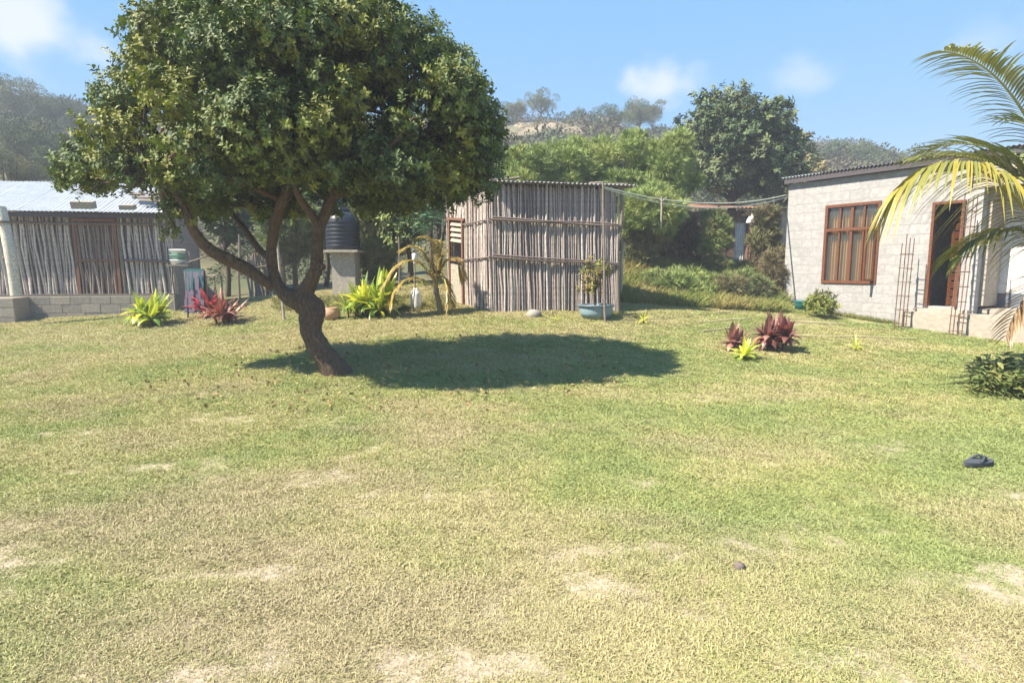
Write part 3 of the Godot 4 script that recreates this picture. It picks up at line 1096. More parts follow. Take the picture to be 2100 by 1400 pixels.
func build_left_hut() -> void:
	var b := at(362, 640, 13.7)
	b.y = 0
	var a := b + Vector3(-0.984, 0, 0.178) * 4.7
	var base := Vector3(a.x, 0, a.z)
	var o := thing("plinth_hut", "long reed hut on a grey block plinth with a bright tin roof", "hut", base)
	var dir := (b - a).normalized()
	var nrm := Vector3(-dir.z, 0, dir.x)
	if nrm.z < 0:
		nrm = -nrm
	var long := a.distance_to(b)
	o.transform = Transform3D(Basis(dir, Vector3.UP, nrm), base)
	var inv := o.transform.affine_inverse()
	var plinth_top := at(200, 608, 13.1).y
	var eave := at(200, 436, 12.95).y
	var low := height(-9.4, -13.0) - 0.25
	# plinth of rough blocks
	var core := put("plinth", box_mesh(Vector3(long, plinth_top - low, 0.3)), M.concrete_dark[0], o, Transform3D(Basis(), Vector3(long / 2, (plinth_top + low) / 2, -0.152)))
	var un := Shape.new()
	unit_block(un)
	var block := un.done()
	for course in 5:
		var x := -0.2 * (course % 2) + 0.01
		while x < long - 0.05:
			var w := minf(rng.randf_range(0.38, 0.44), long - x)
			var x0 := maxf(x, 0.0)
			put("block", block, M.concrete_dark[rng.randi() % 3], core, Transform3D(Basis.from_scale(Vector3(x + w - x0 - 0.006, 0.183, 0.03)).rotated(Vector3.BACK, rng.randf_range(-0.012, 0.012)), Vector3((x0 + x + w) / 2 - long / 2, (plinth_top - low) / 2 - 0.1 - course * 0.19, 0.1425 + rng.randf_range(-0.003, 0.003))))
			x += w
	put("sill_beam", box_mesh(Vector3(long, 0.05, 0.12)), M.old_wood, o, Transform3D(Basis(), Vector3(long / 2, plinth_top + 0.026, -0.08)))
	# inner backing added to darken the gaps between reeds, and the other walls
	var added_backing_and_walls := Shape.new()
	added_backing_and_walls.box(Vector3(long / 2, (plinth_top + eave) / 2, -0.2), Vector3(long - 0.1, eave - plinth_top, 0.02))
	added_backing_and_walls.box(Vector3(long / 2, 1.6, -1.8), Vector3(long, 3.2, 0.06))
	added_backing_and_walls.box(Vector3(0.03, 1.5, -1.0), Vector3(0.06, 2.6, 1.6))
	added_backing_and_walls.box(Vector3(long - 0.06, 1.5, -1.0), Vector3(0.06, 2.6, 1.6))
	put("added_backing_and_walls", added_backing_and_walls.done(), M.reed[2], o)
	var local := func(px: float) -> float:
		# where a column of the photograph meets the wall
		var rr := ray(px, 520)
		var p0 := base
		var t := (p0 - EYE).dot(nrm) / rr.dot(nrm)
		return (inv * (EYE + rr * t)).x
	var dl: float = local.call(152.0)
	var dr: float = local.call(240.0)
	var z0 := -0.10
	reed_wall(o, Vector3(0.0, 0, z0), Vector3(dl - 0.03, 0, z0), plinth_top + 0.03, plinth_top + 0.03, eave, eave, 0.041, [M.reed[0], M.reed[1], M.reed[2], M.reed[4]], -0.05)
	reed_wall(o, Vector3(dr + 0.03, 0, z0), Vector3(long, 0, z0), plinth_top + 0.03, plinth_top + 0.03, eave, eave, 0.041, [M.reed[0], M.reed[1], M.reed[2], M.reed[4]], -0.05)
	put("rail", stick(Vector3(dr + 0.12, at(270, 533, 13.35).y, z0 + 0.05), Vector3(long, at(360, 536, 13.65).y, z0 + 0.05), 0.03, 0.026, 0.004), M.girt, o)
	put("rail", stick(Vector3(0.1, eave - 0.18, z0 + 0.05), Vector3(long, eave - 0.2, z0 + 0.05), 0.03, 0.026, 0.004), M.girt, o)
	put("post", stick(Vector3(dr + 0.07, plinth_top, z0 + 0.02), Vector3(dr + 0.04, eave, z0 + 0.02), 0.04, 0.034, 0.004), M.old_wood, o)
	put("post", stick(Vector3(long - 0.02, plinth_top, z0 + 0.02), Vector3(long - 0.06, eave, z0 + 0.02), 0.032, 0.03, 0.004), M.pale_wood, o)
	# door
	var df := Shape.new()
	var dh := eave - 0.12 - plinth_top
	var dw := dr - dl
	df.box(Vector3(0.02, dh / 2, 0), Vector3(0.06, dh, 0.07))
	df.box(Vector3(dw - 0.02, dh / 2, 0), Vector3(0.06, dh, 0.07))
	df.box(Vector3(dw / 2, dh - 0.02, 0.002), Vector3(dw, 0.06, 0.07))
	df.box(Vector3(dw / 2, dh * 0.46, 0.012), Vector3(dw - 0.1, 0.05, 0.05))
	var door := put("door", df.done(), M.rust, o, Transform3D(Basis(Vector3.BACK, 0.012), Vector3(dl, plinth_top + 0.02, z0 + 0.03)))
	reed_wall(door, Vector3(0.06, 0, -0.01), Vector3(dw - 0.06, 0, -0.01), 0.02, 0.02, dh - 0.05, dh - 0.05, 0.041, M.reed_red, -0.03)
	# pier and pale post at the end of the wall
	var pl: float = local.call(-40.0)
	var pr: float = local.call(50.0)
	var pier := put("pier", box_mesh(Vector3(pr - pl, plinth_top - low - 0.01, 0.52)), M.concrete_dark[2], o, Transform3D(Basis(), Vector3((pl + pr) / 2, (plinth_top + low) / 2 - 0.005, 0.27)))
	for k in 3:
		for j in 2:
			put("block", block, M.concrete_dark[(k + j) % 3], pier, Transform3D(Basis.from_scale(Vector3((pr - pl) / 2 - 0.012, 0.2, 0.03)), Vector3((j - 0.5) * (pr - pl) / 2, (plinth_top - low) / 2 - 0.11 - k * 0.21, 0.262)))
	var post_pts := spline([[inv * at(33, 606, 12.2), 0.105], [inv * at(27, 565, 12.2), 0.10], [inv * at(20, 520, 12.2), 0.105], [inv * at(10, 470, 12.25), 0.10], [inv * at(1, 425, 12.3), 0.09]])
	var ps := Shape.new()
	ps.tube(post_pts[0], post_pts[1], 10, true, 0.03, rng)
	put("post", ps.done(), M.pale_post, o)
	for py in [455.0, 527.0]:
		var rs := Shape.new()
		var c: Vector3 = inv * at(lerpf(33, 1, (606 - py) / 181.0) - 1.0, py, 12.22)
		rs.tube([c + Vector3(0, -0.02, 0), c + Vector3(0, 0.02, 0)], [0.112, 0.112], 10)
		put("tie", rs.done(), M.girt, o)
	# roof rising to the back, sheets overlapping, dark strip at the eave
	var rise := 0.42
	for k in int(long / 0.8) + 1:
		var w := 0.84
		put("roof_sheet", corrugated(w, 2.15, 0.011, 10), M.tin, o, Transform3D(Basis(Vector3.RIGHT, rise + 0.002 * (k % 2)), Vector3(0.1 + k * 0.8 - 0.05, eave + 0.05 + 0.004 * (k % 2), 0.17)))
	put("eave_strip", box_mesh(Vector3(long + 0.1, 0.10, 0.03)), M.eave_strip, o, Transform3D(Basis(), Vector3(long / 2, eave - 0.02, 0.09)))
	# weights on the roof
	for e in [[172.0, 419.0, 0.42, 0.15, "whole grey block weighing down the tin roof above the hut door"], [262.0, 421.0, 0.28, 0.10, "smaller broken grey block on the tin roof beside loose boards"]]:
		var p := at(e[0], e[1] + 8.0, 12.95 if e[0] < 200.0 else 13.2)
		var blk := Shape.new()
		blk.box(Vector3(0, e[3] * 0.5, 0), Vector3(e[2], e[3], 0.2))
		var x := put("roof_block", blk.done(), M.concrete_dark[1], self, Transform3D(Basis(dir, Vector3.UP, nrm) * Basis(Vector3.RIGHT, 0.25), p))
		tag(x, e[4], "block", "blocks on the tin roof")
	for k in 6:
		var p := at(283.0 + k * 14.0, 400.0 + (k % 3) * 7.0, 14.0 - 0.1 * (k % 3))
		var w := rng.randf_range(0.35, 0.7)
		var x := put("loose_board", box_mesh(Vector3(w, 0.03, 0.14)), M.old_wood if k % 3 else M.girt, self, Transform3D(Basis(Vector3.UP, rng.randf_range(-0.5, 0.5)) * Basis(Vector3.RIGHT, rise), p + Vector3(0, 0.03, 0)))
		tag(x, "loose grey weathered board lying at the end of the bright tin roof" if k % 3 else "loose dark brown board lying at the end of the bright tin roof", "board", "boards on the tin roof")

func build_far_huts() -> void:
	# hut behind the scrub, with a white curtain in its doorway
	var d := 19.0
	var p := at(1490, 560, d)
	p.y = height(p.x, p.z) - 0.1
	var o := thing("mud_hut", "brown hut half hidden by scrub, white curtain in its doorway", "hut", p)
	var e := at(1490, 432, d).y - p.y
	var wl := at(1432, 500, d).x - p.x
	var wr := at(1548, 500, d).x - p.x
	var dl := at(1505, 500, d).x - p.x
	var dr := at(1528, 500, d).x - p.x
	var brown := grained(lin(0.17, 0.11, 0.085), M.bark.albedo_texture, Vector3(1, 1, 1), 0.95)
	var w := Shape.new()
	var de := e - 0.35
	w.box(Vector3((wl + dl) / 2, e / 2, 0), Vector3(dl - wl, e, 0.15))
	w.box(Vector3((dr + wr) / 2, e / 2, 0), Vector3(wr - dr, e, 0.15))
	w.box(Vector3((dl + dr) / 2, (de + e) / 2, 0), Vector3(dr - dl, e - de, 0.15))
	w.box(Vector3((wl + wr) / 2, e / 2, -2.5), Vector3(wr - wl, e, 0.15))
	w.box(Vector3(wl + 0.08, e / 2, -1.25), Vector3(0.15, e, 2.35))
	w.box(Vector3(wr - 0.08, e / 2, -1.25), Vector3(0.15, e, 2.35))
	put("wall", w.done(), brown, o)
	put("curtain", curtain_mesh(dr - dl, de, 5, 0.03), M.white_wall, o, Transform3D(Basis(), Vector3(dl, 0.0, -0.02)))
	put("roof", corrugated(wr - wl + 0.7, 3.4, 0.02, 20), M.rust, o, Transform3D(Basis(Vector3.RIGHT, 0.14), Vector3(wl - 0.35, e + 0.05, 0.45)))
	put("door_post", stick(Vector3(dr + 0.06, -0.1, 0.1), Vector3(dr + 0.06, e, 0.1), 0.04, 0.04), M.rust, o)
	# small hut with a reddish roof against the house
	var q := at(1580, 560, 21.0)
	q.y = height(q.x, q.z) - 0.1
	var h := thing("red_roof_hut", "pale walled hut under a red iron roof behind the house corner", "hut", q)
	var he := at(1580, 432, 21.0).y - q.y
	put("wall", box_mesh(Vector3(2.6, he, 2.4)), M.concrete, h, Transform3D(Basis(), Vector3(0.9, he / 2, -1.2)))
	put("roof", corrugated(3.0, 3.0, 0.02, 18), grained(lin(0.36, 0.15, 0.10), M.bark.albedo_texture, Vector3(1, 1, 1), 0.8), h, Transform3D(Basis(Vector3.RIGHT, 0.1), Vector3(-0.7, he + 0.03, 0.3)))
	# lamp on a thin pole before it
	var lp := at(1541, 455, 17.0)
	var lg := grounded(lp)
	var lamp := thing("yard_light", "white shaded yard light on a thin pole among tall scrub", "light", lg)
	put("pole", stick(Vector3(0, -0.2, 0), Vector3(0, lp.y - lg.y, 0), 0.025, 0.02, 0.004), M.rust, lamp)
	var sh := Shape.new()
	sh.lathe([Vector2(0.14, 0.0), Vector2(0.12, 0.08), Vector2(0.03, 0.24), Vector2(0.001, 0.25)], 12)
	put("lamp_shade", sh.done(), M.white_plastic, lamp, Transform3D(Basis(), Vector3(0, lp.y - lg.y - 0.02, 0)))
	# reed screen far behind the tree
	var s0 := at(508, 590, 16.0)
	s0.y = height(s0.x, s0.z)
	var s1 := at(590, 590, 16.4)
	s1.y = height(s1.x, s1.z)
	var sc := thing("reed_screen", "low grey-brown reed screen seen beyond the leaning tree trunk", "fence", s0)
	reed_wall(sc, Vector3.ZERO, s1 - s0, -0.1, s1.y - s0.y - 0.1, 1.15, 1.3 + s1.y - s0.y, 0.06, M.reed_red)
	put("rail", stick(Vector3(0, 0.8, 0.05), s1 - s0 + Vector3(0, 0.85, 0.05), 0.03, 0.03), M.girt, sc)

# ---------------------------------------------------------------- the leaning tree

func limb(pts: Array, d0: float, sides := 10) -> Array:
	# [px, py, width in photo pixels, depth shift]
	var out := []
	for p in pts:
		var d: float = d0 + p[3]
		var slim: float = 1.0 if p[1] > 610 else 0.76
		out.append([at(p[0], p[1], d), p[2] * 0.5 * slim * d / FOCAL])
	return out

func build_main_tree() -> void:
	var foot := on_ground(687, 766)
	var d := -foot.z
	print("tree at ", foot)
	var o := thing("shade_tree", "round-crowned evergreen tree with a crooked leaning trunk on the lawn", "tree", foot)
	var sub := func(list: Array) -> Array:
		var r := []
		for e in list:
			r.append([e[0] - foot, e[1]])
		return r
	var make := func(called: String, pts: Array, sides: int) -> void:
		var l: Array = sub.call(limb(pts, d))
		var sp := spline(l, 5)
		var s := Shape.new()
		s.tube(sp[0], sp[1], sides, true, 0.05, rng)
		put(called, s.done(), M.bark, o)
	make.call("trunk", [[697, 790, 80, 0.0], [690, 768, 66, 0.0], [676, 745, 52, 0.0], [654, 712, 44, 0.0], [638, 680, 43, 0.0], [638, 652, 49, 0.0], [640, 636, 54, 0.0], [622, 618, 52, 0.0], [604, 606, 40, 0.0]], 14)
	make.call("branch", [[625, 622, 42, 0.0], [598, 611, 40, 0.0], [574, 592, 34, 0.05], [561, 560, 29, 0.05], [556, 520, 27, 0.05], [562, 470, 27, 0.0], [575, 425, 27, -0.05], [588, 385, 28, -0.1], [585, 320, 24, -0.1], [560, 230, 16, -0.2], [545, 120, 10, -0.2]], 11)
	make.call("branch", [[612, 622, 44, 0.0], [628, 596, 42, 0.0], [640, 570, 37, -0.05], [650, 540, 32, -0.1], [650, 505, 31, -0.1], [654, 468, 30, -0.1], [671, 430, 29, -0.1], [682, 390, 27, -0.1], [700, 320, 24, 0.0], [740, 220, 16, 0.2], [760, 120, 9, 0.2]], 11)
	make.call("branch", [[560, 588, 26, 0.05], [535, 572, 30, -0.05], [500, 548, 34, -0.1], [462, 530, 35, -0.2], [425, 508, 31, -0.3], [400, 478, 27, -0.4], [388, 452, 22, -0.5], [372, 415, 17, -0.5], [330, 360, 12, -0.6], [280, 310, 8, -0.7]], 11)
	make.call("branch", [[556, 530, 20, 0.05], [532, 512, 18, 0.15], [500, 468, 16, 0.3], [468, 428, 14, 0.5], [440, 380, 12, 0.6], [400, 300, 8, 0.7]], 8)
	make.call("branch", [[655, 470, 22, -0.1], [638, 440, 20, -0.2], [612, 402, 18, -0.35], [600, 350, 15, -0.5], [610, 250, 10, -0.9]], 8)
	make.call("branch", [[685, 402, 20, -0.1], [735, 388, 17, 0.0], [795, 368, 14, 0.1], [860, 330, 10, 0.3], [920, 280, 7, 0.3]], 8)
	make.call("branch", [[575, 410, 18, 0.0], [520, 385, 15, -0.4], [450, 350, 12, -0.9], [380, 290, 8, -1.3]], 8)
	make.call("branch", [[690, 370, 18, 0.0], [740, 340, 14, -0.5], [800, 300, 10, -1.0], [850, 240, 7, -1.3]], 8)
	var dropped := []
	for k in 420:
		var fa := rng.randf() * TAU
		var fr := 2.6 * sqrt(rng.randf())
		var q := grounded(foot + Vector3(0.6 + cos(fa) * fr * 1.2, 0, -0.2 + sin(fa) * fr * 0.8))
		dropped.append([turn_to(Vector3(rng.randfn() * 0.5, 0.35, rng.randfn() * 0.5), rng.randf() * TAU).scaled(Vector3.ONE * rng.randf_range(0.7, 1.2)), q + Vector3(0, 0.03, 0), Color(0.40, 0.30, 0.16).lerp(Color(0.22, 0.15, 0.08), rng.randf())])
	var fl := scatter("fallen_leaves", leaf_sprig(1, 0.0, 0.07, 0.042, 45), M.leaf_dull, dropped, self)
	fl.set_meta("kind", "stuff")
	tag(fl, "dry brown leaves fallen on the grass under the shade tree", "leaves")
	# knots where limbs were cut
	for e in [[470, 528, 12, -0.32], [655, 548, 14, -0.24], [651, 560, 9, -0.25]]:
		var s := Shape.new()
		var p := at(e[0], e[1], d + e[3]) - foot
		s.tube([p + Vector3(0, 0, -0.08), p + Vector3(0.01, 0.01, 0.03)], [e[2] * 0.5 * d / FOCAL * 1.2, e[2] * 0.5 * d / FOCAL], 9, true, 0.08, rng)
		put("knot", s.done(), M.bark, o)
	# clumps of leaves inside the crown's outline
	var outline := PackedVector2Array([Vector2(128, 335), Vector2(160, 285), Vector2(190, 235), Vector2(198, 170), Vector2(240, 95), Vector2(282, 20), Vector2(320, -45), Vector2(440, -95), Vector2(600, -115), Vector2(740, -70), Vector2(830, 0), Vector2(905, 70), Vector2(965, 130), Vector2(1010, 185), Vector2(1028, 265), Vector2(1020, 335), Vector2(965, 372), Vector2(880, 385), Vector2(800, 395), Vector2(700, 375), Vector2(600, 372), Vector2(500, 385), Vector2(420, 410), Vector2(330, 395), Vector2(210, 372)])
	var mid := Vector2(590, 160)
	var far_edge := func(a: float) -> float:
		# distance of the outline from the middle in a direction
		var dirv := Vector2(cos(a), sin(a))
		for k in outline.size():
			var hit: Variant = Geometry2D.segment_intersects_segment(mid, mid + dirv * 1500.0, outline[k], outline[(k + 1) % outline.size()])
			if hit != null:
				return mid.distance_to(hit)
		return 300.0
	var blobs := []
	for k in 330:
		# a direction on the sphere, so that clumps cover the crown's surface from all sides
		var zdir := rng.randf_range(-1.0, 1.0)
		var a := rng.randf() * TAU
		var edge: float = far_edge.call(a)
		var from_middle := lerpf(0.84, 1.0, rng.randf()) if k < 205 else rng.randf_range(0.2, 0.78)
		# from_middle is a distance: how far out from the crown's middle the clump sits
		var flat := pow(maxf(0.0, 1.0 - zdir * zdir), 0.38)
		var size_px := rng.randf_range(24.0, 56.0)
		var rr := (edge - size_px * 0.55) * flat * from_middle
		var q := mid + Vector2(cos(a), sin(a)) * rr
		var dz := -zdir * from_middle * 1.2
		if q.y > 300.0:
			dz *= 0.85
		var dep := d - 0.25 + dz
		var p := at(q.x, q.y, dep)
		var s := size_px * d / FOCAL
		blobs.append([p - foot, Vector3(s * rng.randf_range(0.9, 1.25), s * rng.randf_range(0.7, 1.0), s)])
	# hanging sprays along the lower edge
	for e in [[355, 425, 24, -0.4], [390, 440, 20, -0.45], [360, 470, 16, -0.4], [470, 400, 26, 0.3], [150, 355, 30, -0.3], [210, 380, 24, 0.0], [530, 395, 22, 0.5], [770, 410, 26, 0.6], [830, 420, 22, 0.7], [880, 400, 30, 0.4], [720, 392, 22, 0.8], [930, 385, 26, 0.0]]:
		var s: float = e[2] * d / FOCAL
		blobs.append([at(e[0], e[1], d + e[3]) - foot, Vector3(s * 1.3, s, s)])
	for e in [[985, 205, 40, 0.2], [1000, 255, 40, -0.1], [1003, 300, 38, 0.25], [975, 335, 40, -0.2], [945, 365, 34, 0.1], [915, 350, 40, -0.6], [960, 275, 46, -0.5], [940, 180, 44, -0.4], [150, 340, 34, 0.1], [185, 300, 40, 0.2]]:
		var s3: float = e[2] * d / FOCAL
		blobs.append([at(e[0], e[1], d - 0.2 + e[3]) - foot, Vector3(s3 * 1.1, s3 * 0.9, s3)])
	for k in 64:
		# small sprays that hang below the crown, mostly behind the limbs
		var u2 := rng.randf()
		var s4 := rng.randf_range(15.0, 27.0) * d / FOCAL
		blobs.append([at(lerpf(345, 930, u2), rng.randf_range(380, 440) - 25.0 * u2 * u2, d + rng.randf_range(0.0, 1.1)) - foot, Vector3(s4 * 1.5, s4, s4)])
	for k in 46:
		var u := rng.randf()
		var s2 := rng.randf_range(24.0, 46.0)
		var reach := 1.0 - pow(absf(u - 0.5) * 2.0, 3.0)
		blobs.append([at(lerpf(165, 985, u), lerpf(330, 372, rng.randf()) - 8.0 * reach, d - 0.2 + rng.randf_range(-1.1, 1.0) * reach) - foot, Vector3(s2 * 1.25, s2 * 0.8, s2) * d / FOCAL])
	# twigs that carry the clumps
	var tw := Shape.new()
	var hubs := [at(545, 150, d - 0.2) - foot, at(740, 220, d + 0.2) - foot, at(320, 345, d - 0.6) - foot, at(860, 330, d + 0.3) - foot, at(600, 330, d - 0.4) - foot, at(440, 370, d + 0.4) - foot]
	for b in blobs:
		var best: Vector3 = hubs[0]
		for h in hubs:
			if h.distance_to(b[0]) < best.distance_to(b[0]):
				best = h
		var m2: Vector3 = best.lerp(b[0], 0.55) + Vector3(rng.randf_range(-0.1, 0.1), rng.randf_range(-0.15, 0.02), rng.randf_range(-0.1, 0.1))
		tw.tube([best, m2, b[0]], [0.032, 0.02, 0.008], 5, false)
	put("twigs", tw.done(), M.bark, o).set_meta("kind", "stuff")
	var tones := [Color(0.118, 0.168, 0.056), Color(0.108, 0.155, 0.064), Color(0.150, 0.195, 0.054), Color(0.090, 0.135, 0.060), Color(0.235, 0.245, 0.048), Color(0.190, 0.210, 0.048), Color(0.092, 0.132, 0.046)]
	var sprig := leaf_sprig(10, 0.12, 0.066, 0.045, 41)
	var leaves := bough_leaves(blobs, 84.0, 0.9, tones, 0.35, 0.5)
	print("tree sprigs ", leaves.size())
	var cr := scatter("crown", sprig, M.leaf, leaves, o)
	cr.set_meta("kind", "stuff")

# ---------------------------------------------------------------- the palm

func frond(parent: Node3D, pts: Array, leaf_len: float, tones: Array, hang: float, single: bool, spacing := 0.028, label := "") -> void:
	# pts: [Vector3, radius] from the crown outwards
	var sp := spline(pts, 6)
	var p: Array = sp[0]
	var s := Shape.new()
	s.tint = tones[1]
	s.tube(p, sp[1], 7)
	var fr := put("frond", s.done(), M.palm, parent)
	if label != "":
		fr.set_meta("label", label)
	var total := 0.0
	for k in range(p.size() - 1):
		total += p[k].distance_to(p[k + 1])
	var joined := Shape.new()
	var walk := 0.0
	var k := 0
	var next := total * 0.16
	while next < total * 0.995:
		while k < p.size() - 2 and walk + p[k].distance_to(p[k + 1]) < next:
			walk += p[k].distance_to(p[k + 1])
			k += 1
		var seg: float = p[k].distance_to(p[k + 1])
		var o: Vector3 = p[k].lerp(p[k + 1], (next - walk) / seg)
		var dir: Vector3 = (p[k + 1] - p[k]).normalized()
		var side := dir.cross(Vector3.UP).normalized()
		var up := side.cross(dir)
		var t := next / total
		var l := leaf_len * (0.55 + 1.6 * t - 1.75 * t * t) * rng.randf_range(0.85, 1.1)
		for e in [-1.0, 1.0]:
			var a: Vector3 = (dir * (0.45 + 0.5 * t) + side * e * 0.95 + up * rng.randf_range(0.1, 0.35)).normalized()
			var w := rng.randf_range(0.032, 0.044)
			var c: Color = tones[0].lerp(tones[1], rng.randf() * 0.9)
			var sh := joined if not single else Shape.new()
			sh.tint = c
			blade(sh, o, a, a.cross(Vector3.UP).normalized(), l, w, Vector3(0, -hang * rng.randf_range(0.7, 1.2), 0), 5, 0.22, 0.12)
			if single:
				put("leaflet", sh.done(), M.palm, fr)
		next += spacing * rng.randf_range(0.85, 1.15)
	if not single:
		var j := put("leaflets", joined.done(), M.palm, fr)
		j.set_meta("kind", "stuff")

func build_palm() -> void:
	var d := 6.6
	var foot := grounded(at(2205, 810, d))
	var o := thing("coconut_palm", "young coconut palm with arching yellow-green fronds beside the house", "palm", foot)
	var heart := at(2200, 560, d) - foot
	var s := Shape.new()
	var sp := spline([[Vector3(0, -0.2, 0), 0.17], [Vector3(-0.02, 0.35, 0), 0.15], [heart * Vector3(1, 0.6, 1), 0.13], [heart + Vector3(0, 0.15, 0), 0.10]])
	s.tube(sp[0], sp[1], 12, true, 0.05, rng)
	put("trunk", s.done(), M.bark, o)
	var F := func(list: Array) -> Array:
		var r := [[heart, 0.03]]
		for k in list.size():
			var e: Array = list[k]
			r.append([at(e[0], e[1], d + e[2]) - foot, lerpf(0.020, 0.004, float(k) / (list.size() - 1))])
		return r
	var green := Color(0.12, 0.16, 0.045)
	var gold := Color(0.34, 0.27, 0.04)
	var yellow := Color(0.30, 0.28, 0.05)
	# the tall frond against the sky
	frond(o, F.call([[2165, 400, 0.0], [2130, 290, -0.05], [2090, 215, -0.1], [2040, 155, -0.15], [1985, 118, -0.25], [1935, 104, -0.35]]), 0.78, [Color(0.17, 0.20, 0.09), Color(0.33, 0.34, 0.17)], 0.42, true, 0.036)
	# the golden arching frond
	frond(o, F.call([[2150, 505, -0.1], [2110, 440, -0.15], [2060, 382, -0.2], [2000, 345, -0.25], [1945, 333, -0.25], [1895, 348, -0.2], [1855, 380, -0.15], [1835, 400, -0.1]]), 0.86, [Color(0.17, 0.19, 0.045), gold], 1.0, true, 0.03)
	# fronds reaching out behind and beside
	frond(o, F.call([[2165, 460, 0.15], [2125, 395, 0.3], [2070, 350, 0.45], [2005, 325, 0.6], [1935, 318, 0.75], [1875, 325, 0.85]]), 0.8, [Color(0.15, 0.18, 0.06), Color(0.25, 0.24, 0.07)], 0.35, false, 0.034)
	frond(o, F.call([[2160, 440, 0.3], [2110, 350, 0.6], [2040, 305, 0.9], [1960, 295, 1.2], [1890, 310, 1.5]]), 0.75, [green, Color(0.22, 0.23, 0.08)], 0.25, false, 0.035)
	frond(o, F.call([[2175, 380, 0.3], [2150, 300, 0.5], [2105, 255, 0.7], [2050, 245, 0.9]]), 0.6, [green, Color(0.14, 0.17, 0.06)], 0.3, false, 0.05)
	frond(o, F.call([[2160, 520, 0.1], [2115, 480, 0.15], [2060, 470, 0.2], [2000, 490, 0.25], [1950, 530, 0.3]]), 0.62, [green, yellow], 0.55, true, 0.045)
	frond(o, F.call([[2230, 420, 0.3], [2260, 300, 0.6], [2310, 230, 0.9], [2380, 220, 1.3]]), 0.6, [green, yellow], 0.4, false, 0.05)
	frond(o, F.call([[2240, 440, -0.3], [2290, 350, -0.7], [2360, 330, -1.2]]), 0.6, [green, yellow], 0.4, false, 0.05)
	# the dead frond hanging by the trunk
	frond(o, F.call([[2175, 540, -0.1], [2145, 560, -0.15], [2110, 600, -0.2], [2080, 650, -0.2], [2065, 690, -0.2]]), 0.4, [Color(0.24, 0.15, 0.08), Color(0.34, 0.23, 0.13)], 0.35, false, 0.05, "dead brown frond hanging down")
	# weeds at its foot
	var places := []
	for k in 300:
		var q := at(rng.randf_range(1985, 2260), 800, d + rng.randf_range(-0.3, 0.6))
		q = grounded(q)
		var sc := rng.randf_range(0.8, 2.2) * smoothstep(4.95, 5.6, q.x)
		if sc > 0.1:
			places.append([turn_to(Vector3(rng.randf_range(-0.4, 0.4), 1, rng.randf_range(-0.4, 0.4)), rng.randf() * TAU).scaled(Vector3.ONE * sc), q, Color(0.13, 0.17, 0.05) if rng.randf() < 0.7 else Color(0.24, 0.25, 0.08)])
	var w := scatter("weeds", leaf_sprig(12, 0.16, 0.10, 0.03, 62), M.leaf, places, self)
	w.set_meta("kind", "stuff")
	tag(w, "dark green weeds growing round the foot of the palm", "weeds")

# ---------------------------------------------------------------- trees and scrub behind

